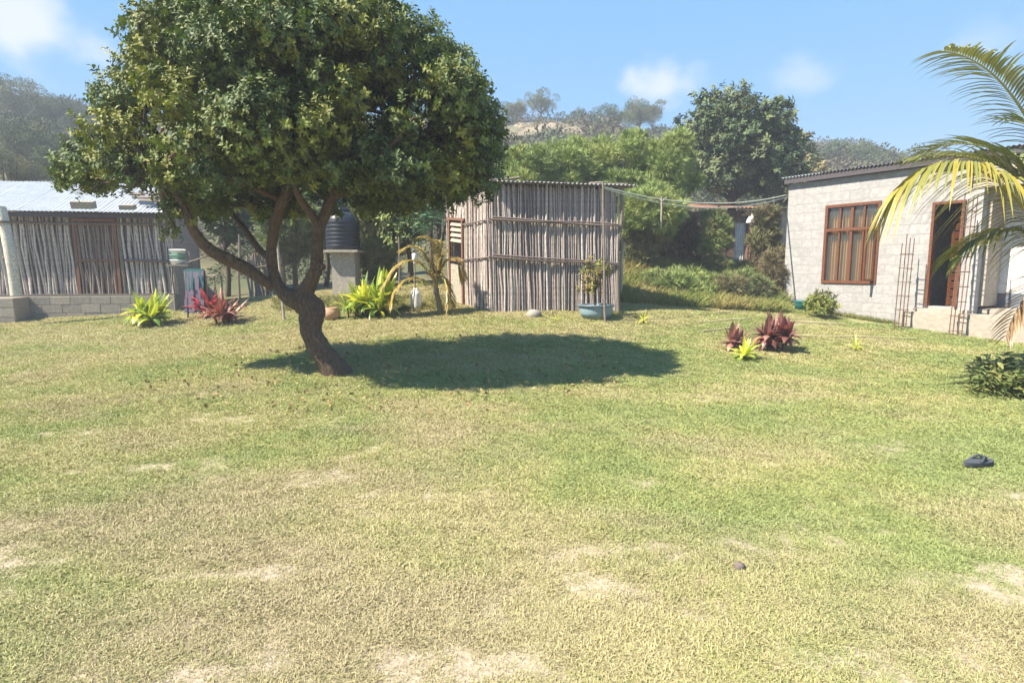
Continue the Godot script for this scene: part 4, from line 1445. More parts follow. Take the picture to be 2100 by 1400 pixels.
func build_back_trees() -> void:
	var feather := needle_sprig(30, 0.25, 0.011, 71)
	var broad := leaf_sprig(8, 0.2, 0.17, 0.09, 72)
	var lime := [Color(0.33, 0.40, 0.13), Color(0.28, 0.36, 0.125), Color(0.37, 0.42, 0.145), Color(0.24, 0.31, 0.105)]
	var olive := [Color(0.21, 0.215, 0.10), Color(0.25, 0.215, 0.12), Color(0.16, 0.185, 0.08)]
	var dark := [Color(0.085, 0.125, 0.06), Color(0.105, 0.145, 0.068), Color(0.07, 0.108, 0.054), Color(0.135, 0.16, 0.078)]
	# feathery trees behind the middle hut
	var k := 0
	for e in [[1080, 365, 15.5, 52, 58], [1175, 355, 16.0, 58, 62], [1275, 345, 16.0, 64, 62], [1370, 350, 15.6, 58, 66], [1330, 430, 15.0, 65, 60], [1240, 420, 15.6, 55, 55]]:
		var c := at(e[0], e[1], e[2])
		var rx: float = e[3] * e[2] / FOCAL
		var ry: float = e[4] * e[2] / FOCAL
		var b := grounded(c)
		simple_tree("feathery_tree", ["light green feathery tree rising just behind the reed hut's side door corner", "light green feathery tree behind the middle of the reed hut roof", "tall light green feathery tree behind the hut end with roof sticks", "light green feathery tree touching the dark broadleaf tree", "lower feathery tree behind the forked prop pole", "lower feathery tree close behind the hut's line pole"][k], b, c, Vector3(rx, ry, rx), 38, 0.30, feather, M.leaf_dull, 62.0, 0.95, lime, 0.09, "feathery trees behind the hut", 0.8)
		k += 1
	# the broadleaf tree with the ragged top
	var c := at(1505, 312, 21.0)
	simple_tree("broadleaf_tree", "large dark broadleaf tree with ragged top beyond the two huts", grounded(c), c, Vector3(2.35, 1.95, 1.9), 90, 0.5, broad, M.leaf_dull, 17.0, 1.0, dark, 0.16, "", 0.85)
	var c2 := at(1600, 350, 24.0)
	simple_tree("round_tree", "smaller dull green tree between broadleaf tree and house roof", grounded(c2), c2, Vector3(1.9, 1.5, 1.5), 30, 0.5, broad, M.leaf_dull, 12.0, 1.1, [dark[3], olive[1]], 0.15)
	# greenery under and behind the shade tree's crown
	k = 0
	for e in [[600, 470, 16.5, 60, 75], [770, 480, 15.5, 38, 110], [835, 440, 15.0, 55, 70], [455, 430, 17.5, 75, 60], [660, 400, 18.0, 80, 60], [900, 380, 17.0, 60, 50]]:
		var q := at(e[0], e[1], e[2])
		var rx: float = e[3] * e[2] / FOCAL
		var ry: float = e[4] * e[2] / FOCAL
		simple_tree("yard_bush", ["bushy green shrub seen between the shade tree's two upright limbs", "tall narrow green shrub beside the black water tank", "leafy green shrub between the tank and the reed hut", "dark green shrub behind the block plinth hut's end", "dark leafy shrub behind the black tank", "green shrub behind the reed hut's door side"][k], grounded(q), q, Vector3(rx, ry, rx), 26, 0.36, feather if k in [0, 1] else broad, M.leaf_dull, 44.0 if k in [0, 1] else 15.0, 1.0, [dark[1], lime[3], olive[0]] if k in [0, 1, 2] else dark, 0.07, "shrubs at the back of the yard", 0.9)
		k += 1
	# dry scrub between the hut and the house
	k = 0
	for e in [[1395, 490, 15.8, 45, 60], [1466, 500, 15.2, 20, 72], [1572, 500, 15.0, 24, 80], [1330, 490, 15.0, 50, 55], [1590, 575, 14.4, 18, 55], [1430, 592, 14.2, 60, 26], [1515, 594, 13.9, 55, 26], [1365, 588, 14.0, 36, 24]]:
		var q := at(e[0], e[1], e[2])
		var rx: float = e[3] * e[2] / FOCAL
		var ry: float = e[4] * e[2] / FOCAL
		simple_tree("scrub_bush", ["grey-brown thicket in front of the brown hut's blank wall", "tall olive bush just beside the brown hut's white curtain", "tall straggly bush against the block house corner, before the red roof", "olive bush on the bank behind the leaning post", "slim dry bush tight against the block house corner", "low green bush at the foot of the bank, under the brown hut", "low mixed bush at the lawn edge below the white curtain", "low bush at the bank's foot, next to the hut's shadow"][k], grounded(q), q, Vector3(rx, ry, rx * 0.8), 26, 0.24, feather, M.leaf_dull, 60.0, 0.8, [[olive[1], Color(0.16, 0.125, 0.085)], [olive[0], lime[3]], [olive[0], Color(0.19, 0.16, 0.09)], olive, [olive[1], Color(0.2, 0.17, 0.1)], [lime[3], lime[0]], [lime[3], olive[1], dark[3]], [olive[0], lime[1]]][k], 0.04, "scrub between hut and house", 0.95)
		k += 1
	# single trees on the skyline
	k = 0
	for e in [[1110, 212, 66.0, 28, 26], [1190, 236, 66.0, 16, 13], [1312, 238, 60.0, 42, 24], [1240, 255, 55.0, 45, 22], [1060, 228, 64.0, 30, 14], [1730, 318, 55.0, 55, 24], [40, 205, 52.0, 60, 34], [120, 230, 50.0, 46, 24], [60, 300, 34.0, 70, 40], [170, 255, 46.0, 35, 24], [1790, 330, 58.0, 40, 18], [140, 330, 28.0, 55, 40], [20, 350, 25.0, 50, 40]]:
		var q := at(e[0], e[1], e[2])
		var rx: float = e[3] * e[2] / FOCAL
		var ry: float = e[4] * e[2] / FOCAL
		simple_tree("hill_tree", ["round-topped tree standing alone on the sandy crest", "smallest rounded tree alone on the crest beyond the bare sand", "broad dark tree on the crest next to the broadleaf tree", "pale green spreading tree below the crest", "low dark tree at the crest beside the shade tree's crown", "wide dull tree on the ridge beyond the house roof", "large purple-grey tree topping the ridge above the plinth hut", "dark domed tree on the ridge beside bare branches", "big olive tree on the slope above the bright tin roof", "grey tree on the ridge against the shade tree's leaves", "low grey-green tree where the ridge meets the palm", "olive tree on the slope beside the shade tree's lower leaves", "dark tree low on the slope over the plinth hut's pale post"][k], grounded(q), q, Vector3(rx, ry, rx), 26, rx * 0.34, M.shrub_mesh, M.leaf_dull, 2.6 / (rx * rx), rx * 0.28, dark if k % 2 else [dark[3], olive[0], dark[0]], 0.12, "trees on the hillside", 0.6)
		k += 1
	# bluish compound-leaved sapling beside the reed hut
	var sp := grounded(at(890, 520, 13.2))
	var sap := thing("sapling", "blue-green feather-leaved sapling against the reed hut's door side", "sapling", sp)
	put("stem", stick(Vector3(0, -0.1, 0), at(885, 455, 13.2) - sp, 0.05, 0.03, 0.02), M.bark_far, sap)
	put("stem", stick(Vector3(0, 0.2, 0), at(915, 450, 13.3) - sp, 0.03, 0.02, 0.02), M.bark_far, sap)
	for j in 16:
		var root := at(rng.randf_range(850, 915), rng.randf_range(435, 465), 13.2 + rng.randf_range(-0.35, 0.35)) - sp
		var a := rng.randf() * TAU
		var s := Shape.new()
		var dir := Vector3(cos(a), rng.randf_range(-0.1, 0.5), sin(a)).normalized()
		for t in 12:
			for e in [-1.0, 1.0]:
				var g := rng.randf_range(0.85, 1.2)
				s.tint = Color(0.085 * g, 0.17 * g, 0.095 * g)
				var side: Vector3 = dir.cross(Vector3.UP).normalized() * e
				blade(s, root + dir * 0.045 * t + Vector3(0, -0.002 * t * t, 0), (side + dir * 0.4).normalized(), dir, 0.16 * (1.1 - t / 16.0), 0.032, Vector3(0, -0.35, 0), 2, 0.1, 0.3)
		put("leaf", s.done(), M.leaf_dull, sap)

# ---------------------------------------------------------------- garden plants

func strap_meshes(wide: float) -> Array:
	var out := []
	for k in 5:
		var s := Shape.new()
		for t in 1:
			blade(s, Vector3.ZERO, Vector3.UP, Vector3.RIGHT, 1.0, wide * [1.0, 0.8, 1.15, 0.9, 1.05][k], Vector3(0, -[0.05, 0.25, 0.45, 0.65, 0.12][k], [0.1, 0.4, 0.55, 0.6, 0.25][k]), 7, 0.2, 0.35)
		out.append(s.done())
	return out

func strap_plant(called: String, label: String, where: Vector3, n: int, length: float, tones: Array, m_back: Color, wide := 0.13, spread := 0.9, group := "", clump := 0.1, low := 0.0) -> Node3D:
	var o := thing(called, label, "plant", where, 0.0, group)
	var key := "strap%d" % int(wide * 1000)
	if not M.has(key):
		M[key] = strap_meshes(wide)
	var mats := []
	for c in tones:
		var mk := "strapm%s" % str(c)
		if not M.has(mk):
			var m := leafy(m_back, 0.4, 0.5)
			m.vertex_color_use_as_albedo = false
			m.albedo_color = lin(c[0], c[1], c[2])
			M[mk] = m
		mats.append(M[mk])
	var heads := []
	for k in maxi(1, int(clump * 16.0)):
		var ha := k * 2.4 + rng.randf_range(-0.3, 0.3)
		var hr := clump * sqrt((k + 0.4) / maxf(1.0, clump * 16.0))
		heads.append(Vector3(cos(ha) * hr, low + rng.randf_range(0.0, 0.22) * length, sin(ha) * hr))
	for k in n:
		var a := k * 2.39996 + rng.randf_range(-0.5, 0.5)
		var e := pow((float((k / heads.size())) + 0.5) / (float(n) / heads.size()), 0.7) * spread
		var dir := Vector3(cos(a) * sin(e), cos(e), sin(a) * sin(e))
		var face := Vector3(cos(a), 0, sin(a))
		var x := face.cross(Vector3.UP).normalized()
		var zed := x.cross(dir).normalized()
		if zed.dot(face) < 0.0:
			zed = -zed
			x = -x
		var l := length * rng.randf_range(0.7, 1.12) * (1.0 - 0.25 * e)
		var mesh: Mesh = M[key][mini(4, int(rng.randf_range(0, 1.8) + e * 1.3)) if e > 0.3 else [0, 4, 1][rng.randi() % 3]]
		var p: Vector3 = heads[k % heads.size()] + Vector3(0, rng.randf_range(-0.03, 0.05) * length, 0)
		put("leaf", mesh, mats[rng.randi() % mats.size()], o, Transform3D(Basis(x * l, dir * l, zed * l), p))
	# short stems that the leaves grow from
	for hd in heads:
		put("stem", stick(Vector3(hd.x * 0.7, -0.08, hd.z * 0.7), hd + Vector3(0, length * 0.06, 0), length * 0.028 + 0.004, length * 0.02 + 0.003), M.bark_far, o)
	return o

func build_plants() -> void:
	var yg := [[0.46, 0.46, 0.03], [0.34, 0.40, 0.035], [0.16, 0.26, 0.03], [0.55, 0.52, 0.05], [0.10, 0.19, 0.03]]
	var back := lin(0.30, 0.34, 0.03)
	strap_plant("yellow_croton", "big yellow-green strap-leaved plant against the grey block plinth", on_ground(313, 668), 150, 0.68, yg, back, 0.22, 1.3, "", 0.36, 0.12)
	strap_plant("yellow_croton", "big yellow-green strap-leaved plant beside the orange dry palm", on_ground(765, 648), 150, 0.82, yg, back, 0.21, 1.25, "", 0.38, 0.12)
	strap_plant("yellow_croton", "low fan of fine yellow leaves at the croton's side by the clay pot", on_ground(725, 652), 60, 0.56, yg, back, 0.11, 1.3, "", 0.24, 0.08)
	var lime := [[0.50, 0.52, 0.05], [0.40, 0.47, 0.05], [0.58, 0.56, 0.08]]
	strap_plant("lime_plant", "yellow-green star of leaves growing against the burgundy plant", on_ground(1522, 737), 30, 0.46, lime + [[0.16, 0.26, 0.03]], back, 0.2, 1.3, "", 0.08)
	strap_plant("lime_plant", "small lone yellow-green plant on the lawn near the long pale stick", on_ground(1752, 719), 12, 0.30, lime, back, 0.13, 1.3, "", 0.05)
	strap_plant("lime_plant", "flat yellow-green plant with spread leaves near the grey tub", on_ground(1316, 664), 12, 0.36, lime, back, 0.11, 1.35, "", 0.05)
	strap_plant("lime_plant", "smallest faint yellow-green plant near the pale stone", on_ground(1137, 660), 9, 0.22, lime, back, 0.1, 1.2, "", 0.04)
	var burg := [[0.15, 0.062, 0.055], [0.21, 0.10, 0.08], [0.11, 0.05, 0.045], [0.27, 0.15, 0.12]]
	var rb := lin(0.20, 0.05, 0.04)
	strap_plant("burgundy_plant", "large burgundy drooping-leaved plant on the open lawn", on_ground(1578, 716), 170, 0.46, burg, rb, 0.31, 1.5, "", 0.30, 0.10)
	strap_plant("burgundy_plant", "small burgundy plant standing behind the yellow-green star", on_ground(1507, 716), 56, 0.38, burg, rb, 0.31, 1.4, "", 0.13, 0.08)
	strap_plant("burgundy_plant", "brown-red clump of upright leaves behind the leaning tree", on_ground(460, 664), 90, 0.68, [[0.22, 0.08, 0.05], [0.28, 0.13, 0.09], [0.13, 0.05, 0.035]], rb, 0.16, 1.0, "", 0.3)
	strap_plant("red_plant", "bright red-leaved plant beside the hanging cloths", on_ground(428, 652), 60, 0.62, [[0.55, 0.05, 0.06], [0.62, 0.12, 0.13], [0.36, 0.03, 0.04]], lin(0.4, 0.05, 0.05), 0.15, 1.1, "", 0.16, 0.12)
	# dry orange palm
	var f := on_ground(905, 646)
	var o := thing("dry_palm", "small orange-brown dry palm drooping in front of the reed hut door", "palm", f)
	var d := -f.z
	put("trunk", stick(Vector3(0, -0.1, 0), at(895, 590, d) - f, 0.06, 0.045), M.old_wood, o)
	for e in [[[880, 560], [850, 535], [815, 545], [785, 590]], [[905, 550], [925, 530], [940, 540], [950, 575]], [[885, 555], [868, 520], [848, 505], [825, 512]], [[895, 550], [893, 515], [880, 490], [862, 485]], [[880, 580], [845, 570], [815, 590], [800, 625]], [[905, 565], [915, 585], [920, 610], [922, 630]], [[898, 555], [905, 525], [903, 500], [893, 492]]]:
		var pts := [[at(895, 592, d) - f, 0.014]]
		var dz := rng.randf_range(-0.35, 0.35)
		for j in 4:
			pts.append([at(e[j][0], e[j][1], d + dz * (j + 1) / 4.0) - f, 0.011 - 0.002 * j])
		frond(o, pts, 0.36, [Color(0.33, 0.24, 0.06), Color(0.42, 0.33, 0.10)], 0.45, false, 0.03)
	# shrub in the tub
	var tf := on_ground(1222, 652)
	var tub := thing("tub", "grey-blue plastic tub with dark rim in front of the reed hut", "tub", tf)
	var ts := Shape.new()
	ts.lathe([Vector2(0.001, 0.0), Vector2(0.27, 0.0), Vector2(0.30, 0.10), Vector2(0.325, 0.24), Vector2(0.29, 0.24), Vector2(0.27, 0.19), Vector2(0.001, 0.19)], 28)
	put("body", ts.done(), M.blue_tub, tub)
	var rim := Shape.new()
	rim.lathe([Vector2(0.326, 0.225), Vector2(0.352, 0.23), Vector2(0.352, 0.262), Vector2(0.29, 0.262), Vector2(0.29, 0.242)], 28)
	put("rim", rim.done(), paint(lin(0.10, 0.14, 0.17), 0.5), tub)
	var soil := Shape.new()
	soil.lathe([Vector2(0.001, 0.215), Vector2(0.28, 0.205)], 20)
	put("soil", soil.done(), M.girt, tub)
	var c := at(1220, 570, -tf.z)
	simple_tree("potted_bush", "leafy brown-green shrub growing in the grey-blue tub", tf + Vector3(0, 0.3, 0), c, Vector3(0.30, 0.42, 0.30), 18, 0.13, leaf_sprig(8, 0.1, 0.085, 0.04, 91), M.leaf_dull, 42.0, 0.9, [Color(0.11, 0.13, 0.04), Color(0.17, 0.12, 0.05), Color(0.21, 0.20, 0.05)], 0.02, "", 0.9)
	# bush by the house wall
	var hf := on_ground(1683, 652)
	simple_tree("wall_bush", "bright green leafy bush beside the teal basin at the house wall", hf, hf + Vector3(0, 0.24, 0), Vector3(0.36, 0.26, 0.32), 22, 0.13, leaf_sprig(8, 0.09, 0.12, 0.045, 92), M.leaf, 42.0, 0.9, [Color(0.21, 0.25, 0.05), Color(0.14, 0.19, 0.04), Color(0.28, 0.28, 0.07)], 0.015, "", 0.5)
	# tall grass on the bank and weeds at the foot of the walls
	var places := []
	var tall := needle_sprig(16, 0.34, 0.012, 95)
	for k in 5200:
		var q := at(rng.randf_range(1262, 1612), 600, rng.randf_range(12.7, 17.0))
		var sc := rng.randf_range(0.5, 1.2)
		if q.x > 6.1 and q.z > -13.9:
			continue
		var g := noise_b.get_noise_2d(q.x * 3.0, q.z * 3.0) + rng.randf_range(-0.25, 0.25)
		var col := Color(0.22, 0.27, 0.075).lerp(Color(0.42, 0.34, 0.15), clampf(0.35 + g, 0, 1))
		places.append([turn_to(Vector3(rng.randf_range(-0.3, 0.3), 1, rng.randf_range(-0.3, 0.3)), rng.randf() * TAU).scaled(Vector3.ONE * sc), grounded(q), col])
	for k in 1500:
		var px := rng.randf_range(560, 1262)
		var q := on_ground_fast(px, rng.randf_range(612, 640))
		if q.z < -17.0 or (q.x > -1.3 and q.x < 2.2 and q.z < -11.6):
			continue
		places.append([turn_to(Vector3(rng.randf_range(-0.3, 0.3), 1, rng.randf_range(-0.3, 0.3)), rng.randf() * TAU).scaled(Vector3.ONE * rng.randf_range(0.25, 0.6)), q, Color(0.16, 0.19, 0.06).lerp(Color(0.33, 0.28, 0.12), rng.randf())])
	for k in 260:
		var q := Vector3(6.527, 0, -14.118) + Vector3(0.54947, 0, 0.83551) * rng.randf_range(-0.2, 2.6) + Vector3(-0.83551, 0, 0.54947) * rng.randf_range(0.02, 0.22)
		places.append([turn_to(Vector3(rng.randf_range(-0.3, 0.3), 1, rng.randf_range(-0.3, 0.3)), rng.randf() * TAU).scaled(Vector3.ONE * rng.randf_range(0.2, 0.5)), grounded(q), Color(0.15, 0.19, 0.055).lerp(Color(0.3, 0.27, 0.11), rng.randf())])
	var w := scatter("undergrowth", tall, M.grass, places, self)
	w.set_meta("kind", "stuff")
	tag(w, "long rough grass on the bank and along the wall feet", "grass")

func on_ground_fast(px: float, py: float) -> Vector3:
	var r := ray(px, py)
	var d := 9.0
	while d < 20.0:
		var p := EYE + r * (d / -r.z)
		if p.y < height(p.x, p.z):
			break
		d += 0.12
	var q := EYE + r * (d / -r.z)
	return Vector3(q.x, height(q.x, q.z), q.z)

# ---------------------------------------------------------------- tank and small things

func build_tank() -> void:
	var d := 14.6
	var p := at(707, 600, d)
	p.y = height(p.x, p.z) - 0.05
	var slab_y := at(707, 518, d).y
	var st := thing("tank_stand", "grey block stand with a thin slab under the black tank", "stand", p)
	var h := slab_y - p.y
	put("pillar", box_mesh(Vector3(0.56, h, 0.56)), M.concrete, st, Transform3D(Basis(), Vector3(0.06, h / 2, 0)))
	put("slab", box_mesh(Vector3(0.92, 0.055, 0.92)), M.concrete, st, Transform3D(Basis(), Vector3(0.0, h + 0.028, 0)))
	var s := Shape.new()
	var prof := [Vector2(0.001, 0.0), Vector2(0.39, 0.0), Vector2(0.405, 0.02)]
	for k in 7:
		var y := 0.05 + k * 0.095
		prof.append(Vector2(0.402, y))
		prof.append(Vector2(0.415, y + 0.025))
		prof.append(Vector2(0.415, y + 0.055))
		prof.append(Vector2(0.402, y + 0.08))
	prof.append(Vector2(0.40, 0.74))
	prof.append(Vector2(0.36, 0.83))
	prof.append(Vector2(0.25, 0.90))
	prof.append(Vector2(0.17, 0.93))
	prof.append(Vector2(0.001, 0.94))
	s.lathe(prof, 40)
	var t := thing("water_tank", "black ribbed plastic water tank on a block stand behind the tree", "tank", p + Vector3(0, h + 0.056, 0))
	put("body", s.done(), M.black_plastic, t)
	var lid := Shape.new()
	lid.lathe([Vector2(0.175, 0.925), Vector2(0.19, 0.93), Vector2(0.19, 0.99), Vector2(0.16, 1.02), Vector2(0.001, 1.03)], 24)
	put("lid", lid.done(), M.black_plastic, t)

func rock(size: Vector3, seed_: int) -> ArrayMesh:
	var r := FastNoiseLite.new()
	r.seed = seed_
	r.frequency = 1.1
	var s := Shape.new()
	var n := 14
	for j in n + 1:
		for k in n * 2:
			var a := PI * j / n
			var b := PI * k / n
			var q := Vector3(sin(a) * cos(b), cos(a), sin(a) * sin(b))
			s.vert(q * size * (1.0 + 0.35 * r.get_noise_3dv(q)), q)
	for j in n:
		for k in n * 2:
			var a := j * n * 2 + k
			var b := j * n * 2 + (k + 1) % (n * 2)
			s.face(a, b, b + n * 2)
			s.face(a, b + n * 2, a + n * 2)
	return s.done()

func build_yard_things() -> void:
	# clay pot behind the trunk
	var p := on_ground(680, 656)
	var s := Shape.new()
	s.lathe([Vector2(0.001, 0.0), Vector2(0.11, 0.0), Vector2(0.17, 0.09), Vector2(0.16, 0.18), Vector2(0.12, 0.22), Vector2(0.13, 0.24), Vector2(0.10, 0.24), Vector2(0.11, 0.20), Vector2(0.001, 0.1)], 24)
	tag(put("clay_pot", s.done(), M.clay, self, Transform3D(Basis(), p)), "small orange clay pot on the lawn just beyond the trunk", "pot")
	# pale stone before the reed hut
	tag(put("stone", rock(Vector3(0.15, 0.1, 0.12), 3), M.stone, self, Transform3D(Basis(), on_ground(1095, 650) + Vector3(0, 0.04, 0))), "pale rounded stone lying on the grass before the reed hut", "stone")
	# blue trough along the hut wall
	var t0 := on_ground(1040, 628)
	var tr := thing("trough", "long low pale blue trough lying along the reed hut's foot", "trough", t0, 0.12)
	var ts := Shape.new()
	ts.box(Vector3(0, 0.02, 0), Vector3(1.1, 0.04, 0.3))
	ts.box(Vector3(0, 0.08, 0.14), Vector3(1.1, 0.09, 0.03), Basis(Vector3.RIGHT, 0.15))
	ts.box(Vector3(0, 0.08, -0.14), Vector3(1.1, 0.09, 0.03), Basis(Vector3.RIGHT, -0.15))
	ts.box(Vector3(0.54, 0.08, 0), Vector3(0.03, 0.088, 0.25))
	ts.box(Vector3(-0.54, 0.08, 0), Vector3(0.03, 0.088, 0.25))
	put("body", ts.done(), M.pale_blue, tr)
	var ls := Shape.new()
	ls.tube([Vector3(0.2, 0.14, -0.05), Vector3(0.3, 0.17, -0.03), Vector3(0.48, 0.14, 0.0)], [0.05, 0.07, 0.04], 8)
	put("lid", ls.done(), M.pale_blue, tr)
	# teal basin by the house
	var b := on_ground(1646, 636)
	var bs := Shape.new()
	bs.lathe([Vector2(0.001, 0.0), Vector2(0.15, 0.0), Vector2(0.185, 0.19), Vector2(0.205, 0.2), Vector2(0.205, 0.215), Vector2(0.175, 0.215), Vector2(0.14, 0.02), Vector2(0.001, 0.015)], 28)
	tag(put("basin", bs.done(), M.teal, self, Transform3D(Basis(), b)), "teal plastic basin standing against the whitewashed wall", "basin")
	# white drum beside the dry palm, and a white bottle set on a stake
	var w := on_ground(853, 634)
	var ws := Shape.new()
	ws.lathe([Vector2(0.001, 0.0), Vector2(0.10, 0.0), Vector2(0.11, 0.03), Vector2(0.11, 0.3), Vector2(0.08, 0.37), Vector2(0.045, 0.39), Vector2(0.045, 0.44), Vector2(0.001, 0.44)], 20)
	tag(put("jerrycan", ws.done(), M.white_plastic, self, Transform3D(Basis(), w)), "white plastic can standing under the dry palm's fronds", "can")
	var stake := on_ground(849, 640)
	var top := at(850, 534, -stake.z) - stake
	var so := thing("stake", "thin stake with a white bottle turned over its top", "stake", stake)
	put("shaft", stick(Vector3(0, -0.1, 0), top, 0.014, 0.012), M.old_wood, so)
	var bo := Shape.new()
	bo.lathe([Vector2(0.02, 0.0), Vector2(0.025, 0.04), Vector2(0.05, 0.08), Vector2(0.05, 0.2), Vector2(0.001, 0.205)], 14)
	put("bottle", bo.done(), M.white_plastic, so, Transform3D(Basis(), top - Vector3(0, 0.06, 0)))
	# thin poles behind the tree
	var k := 0
	for e in [[582, 610, 558, 400, 11.5, 0.028], [488, 610, 490, 480, 14.0, 0.03], [820, 600, 818, 485, 14.2, 0.025], [560, 560, 562, 400, 15.5, 0.03]]:
		var f := grounded(at(e[0], e[1], e[4]))
		var pt := at(e[2], e[3], e[4]) - f
		tag(put("yard_pole", stick(Vector3(0, -0.2, 0), pt, e[5], e[5] * 0.8, 0.006), M.pale_wood if k == 0 else M.old_wood, self, Transform3D(Basis(), f)), ["pale leaning pole close behind the tree's upright limb", "grey upright post behind the tree's long low limb", "thin post in the shrubs beside the dry palm", "grey pole rising behind the reed screen"][k], "pole")
		k += 1
	# cloths hung at the end of the plinth hut
	var h := on_ground(396, 654)
	var rail := thing("low_rail", "low stick rail beside the plinth hut carrying two cloths", "rail", h)
	var rl := at(378, 556, -h.z) - h
	var rr2 := at(420, 562, -h.z) - h
	put("bar", stick(rl, rr2, 0.02, 0.018), M.old_wood, rail)
	for e in [rl, rr2]:
		put("leg", stick(Vector3(e.x, -0.1, e.z), e, 0.022, 0.02), M.old_wood, rail)
	var wide: float = rr2.x - rl.x - 0.03
	tag(put("hung_cloth", hung_cloth(wide, 0.92, 0.5, 3), paint(lin(0.15, 0.13, 0.19), 0.9), self, Transform3D(Basis(), h + rl + Vector3(0.015, 0.03, 0.0))), "long purple-grey cloth hanging over the low rail", "cloth")
	tag(put("hung_cloth", hung_cloth(wide * 0.9, 0.45, 0.36, 9), paint(lin(0.025, 0.12, 0.13), 0.9), self, Transform3D(Basis(), h + rl + Vector3(0.03, 0.05, 0.0))), "shorter teal cloth hanging over the purple-grey one", "cloth")
	# dark leaning log, small table and stacked tubs behind the heap
	var lg := grounded(at(470, 640, 12.4))
	tag(put("leaning_log", stick(Vector3(0, -0.1, 0), at(392, 560, 12.4) - lg, 0.09, 0.1, 0.03), M.girt, self, Transform3D(Basis(), lg)), "dark thick log leaning behind the red plant", "log")
	var tb := grounded(at(432, 620, 13.6))
	var ty := at(432, 564, 13.6).y - tb.y
	var table := thing("wash_table", "small pale wash table on stick legs behind the red plant", "table", tb)
	put("table_top", box_mesh(Vector3(0.5, 0.035, 0.4)), M.pale_wood, table, Transform3D(Basis(), Vector3(0, ty, 0)))
	for e in 4:
		var lx := 0.2 if e % 2 else -0.2
		var lz := 0.15 if e < 2 else -0.15
		put("leg", stick(Vector3(lx, -0.1, lz), Vector3(lx, ty - 0.018, lz), 0.02, 0.018), M.old_wood, table)
	var rk := grounded(at(376, 620, 13.4))
	var ry := at(376, 544, 13.4).y - rk.y
	var rack := thing("tub_rack", "stick rack with a crossbar at the plinth hut's end", "rack", rk)
	for e in 2:
		put("leg", stick(Vector3(-0.2 + 0.45 * e, -0.1, 0), Vector3(-0.2 + 0.4 * e, ry + 0.32 * e, 0), 0.022, 0.018), M.old_wood, rack)
	put("shelf", box_mesh(Vector3(0.5, 0.03, 0.36)), M.old_wood, rack, Transform3D(Basis(), Vector3(0, ry, 0)))
	put("crossbar", stick(Vector3(0.1, ry + 0.02, 0.1), at(422, 524, 13.4) - rk, 0.022, 0.018), M.old_wood, rack)
	for e in 3:
		var sh := Shape.new()
		sh.lathe([Vector2(0.001, 0.0), Vector2(0.13, 0.0), Vector2(0.17, 0.1), Vector2(0.18, 0.1), Vector2(0.15, 0.115), Vector2(0.11, 0.02), Vector2(0.001, 0.02)], 20)
		var y := ry + 0.016 + e * 0.115
		tag(put("basin", sh.done(), M.white_plastic if e % 2 == 0 else paint(lin(0.18, 0.36, 0.30), 0.5), self, Transform3D(Basis(), rk + Vector3(-0.06, y, 0))), ["white basin at the bottom of the stack on the stick rack", "green basin in the middle of the stack on the stick rack", "white basin on top of the stack on the stick rack"][e], "basin")
	# canes lying on the lawn
	k = 0
	for e in [[1432, 664, 1540, 656], [1440, 683, 1500, 676], [1620, 690, 1882, 698], [1590, 660, 1740, 668]]:
		var a := on_ground(e[0], e[1])
		var c := on_ground(e[2], e[3])
		tag(put("cane", stick(Vector3(0, 0.03, 0), c - a + Vector3(0, 0.03, 0), 0.017, 0.012, 0.004), M.straw_pole, self, Transform3D(Basis(), a)), ["pale cane lying on the grass behind the burgundy plant", "short pale cane lying beside the small burgundy plant", "longest pale cane lying past the lone yellow-green plant", "pale cane lying on the sandy strip by the wall bush"][k], "cane")
		k += 1
	# dark sandal and a pebble on the lawn
	var sl := on_ground(2006, 958)
	var sandal := thing("sandal", "dark grey sandal lying on the lawn in front of the palm", "sandal", sl, 0.25)
	var so2 := Shape.new()
	var outline := []
	for j in 24:
		var a := TAU * j / 24.0
		outline.append(Vector3(cos(a) * 0.135, 0, sin(a) * (0.048 + 0.008 * cos(a))))
	for j in 24:
		var q: Vector3 = outline[j]
		var r: Vector3 = outline[(j + 1) % 24]
		var u := Vector3(0, 0.028, 0)
		so2.quad(q, r, r + u, q + u, q)
		so2.tri(Vector3(0, 0.028, 0), q + u, r + u)
	put("sole", so2.done(), paint(lin(0.05, 0.06, 0.075), 0.8), sandal, Transform3D(Basis(Vector3.RIGHT, 0.1), Vector3(0, 0.025, 0)))
	var strap := Shape.new()
	for e in [-1.0, 1.0]:
		var sp := spline([[Vector3(0.07, 0.05, 0), 0.009], [Vector3(0.03, 0.085, 0.025 * e), 0.011], [Vector3(-0.03, 0.05, 0.045 * e), 0.009]], 4)
		strap.tube(sp[0], sp[1], 6)
	put("strap", strap.done(), paint(lin(0.035, 0.045, 0.06), 0.7), sandal)
	tag(put("pebble", rock(Vector3(0.028, 0.02, 0.024), 8), M.girt, self, Transform3D(Basis(), on_ground(1516, 1168) + Vector3(0, 0.015, 0))), "single dark pebble lying alone on the worn lawn", "pebble")

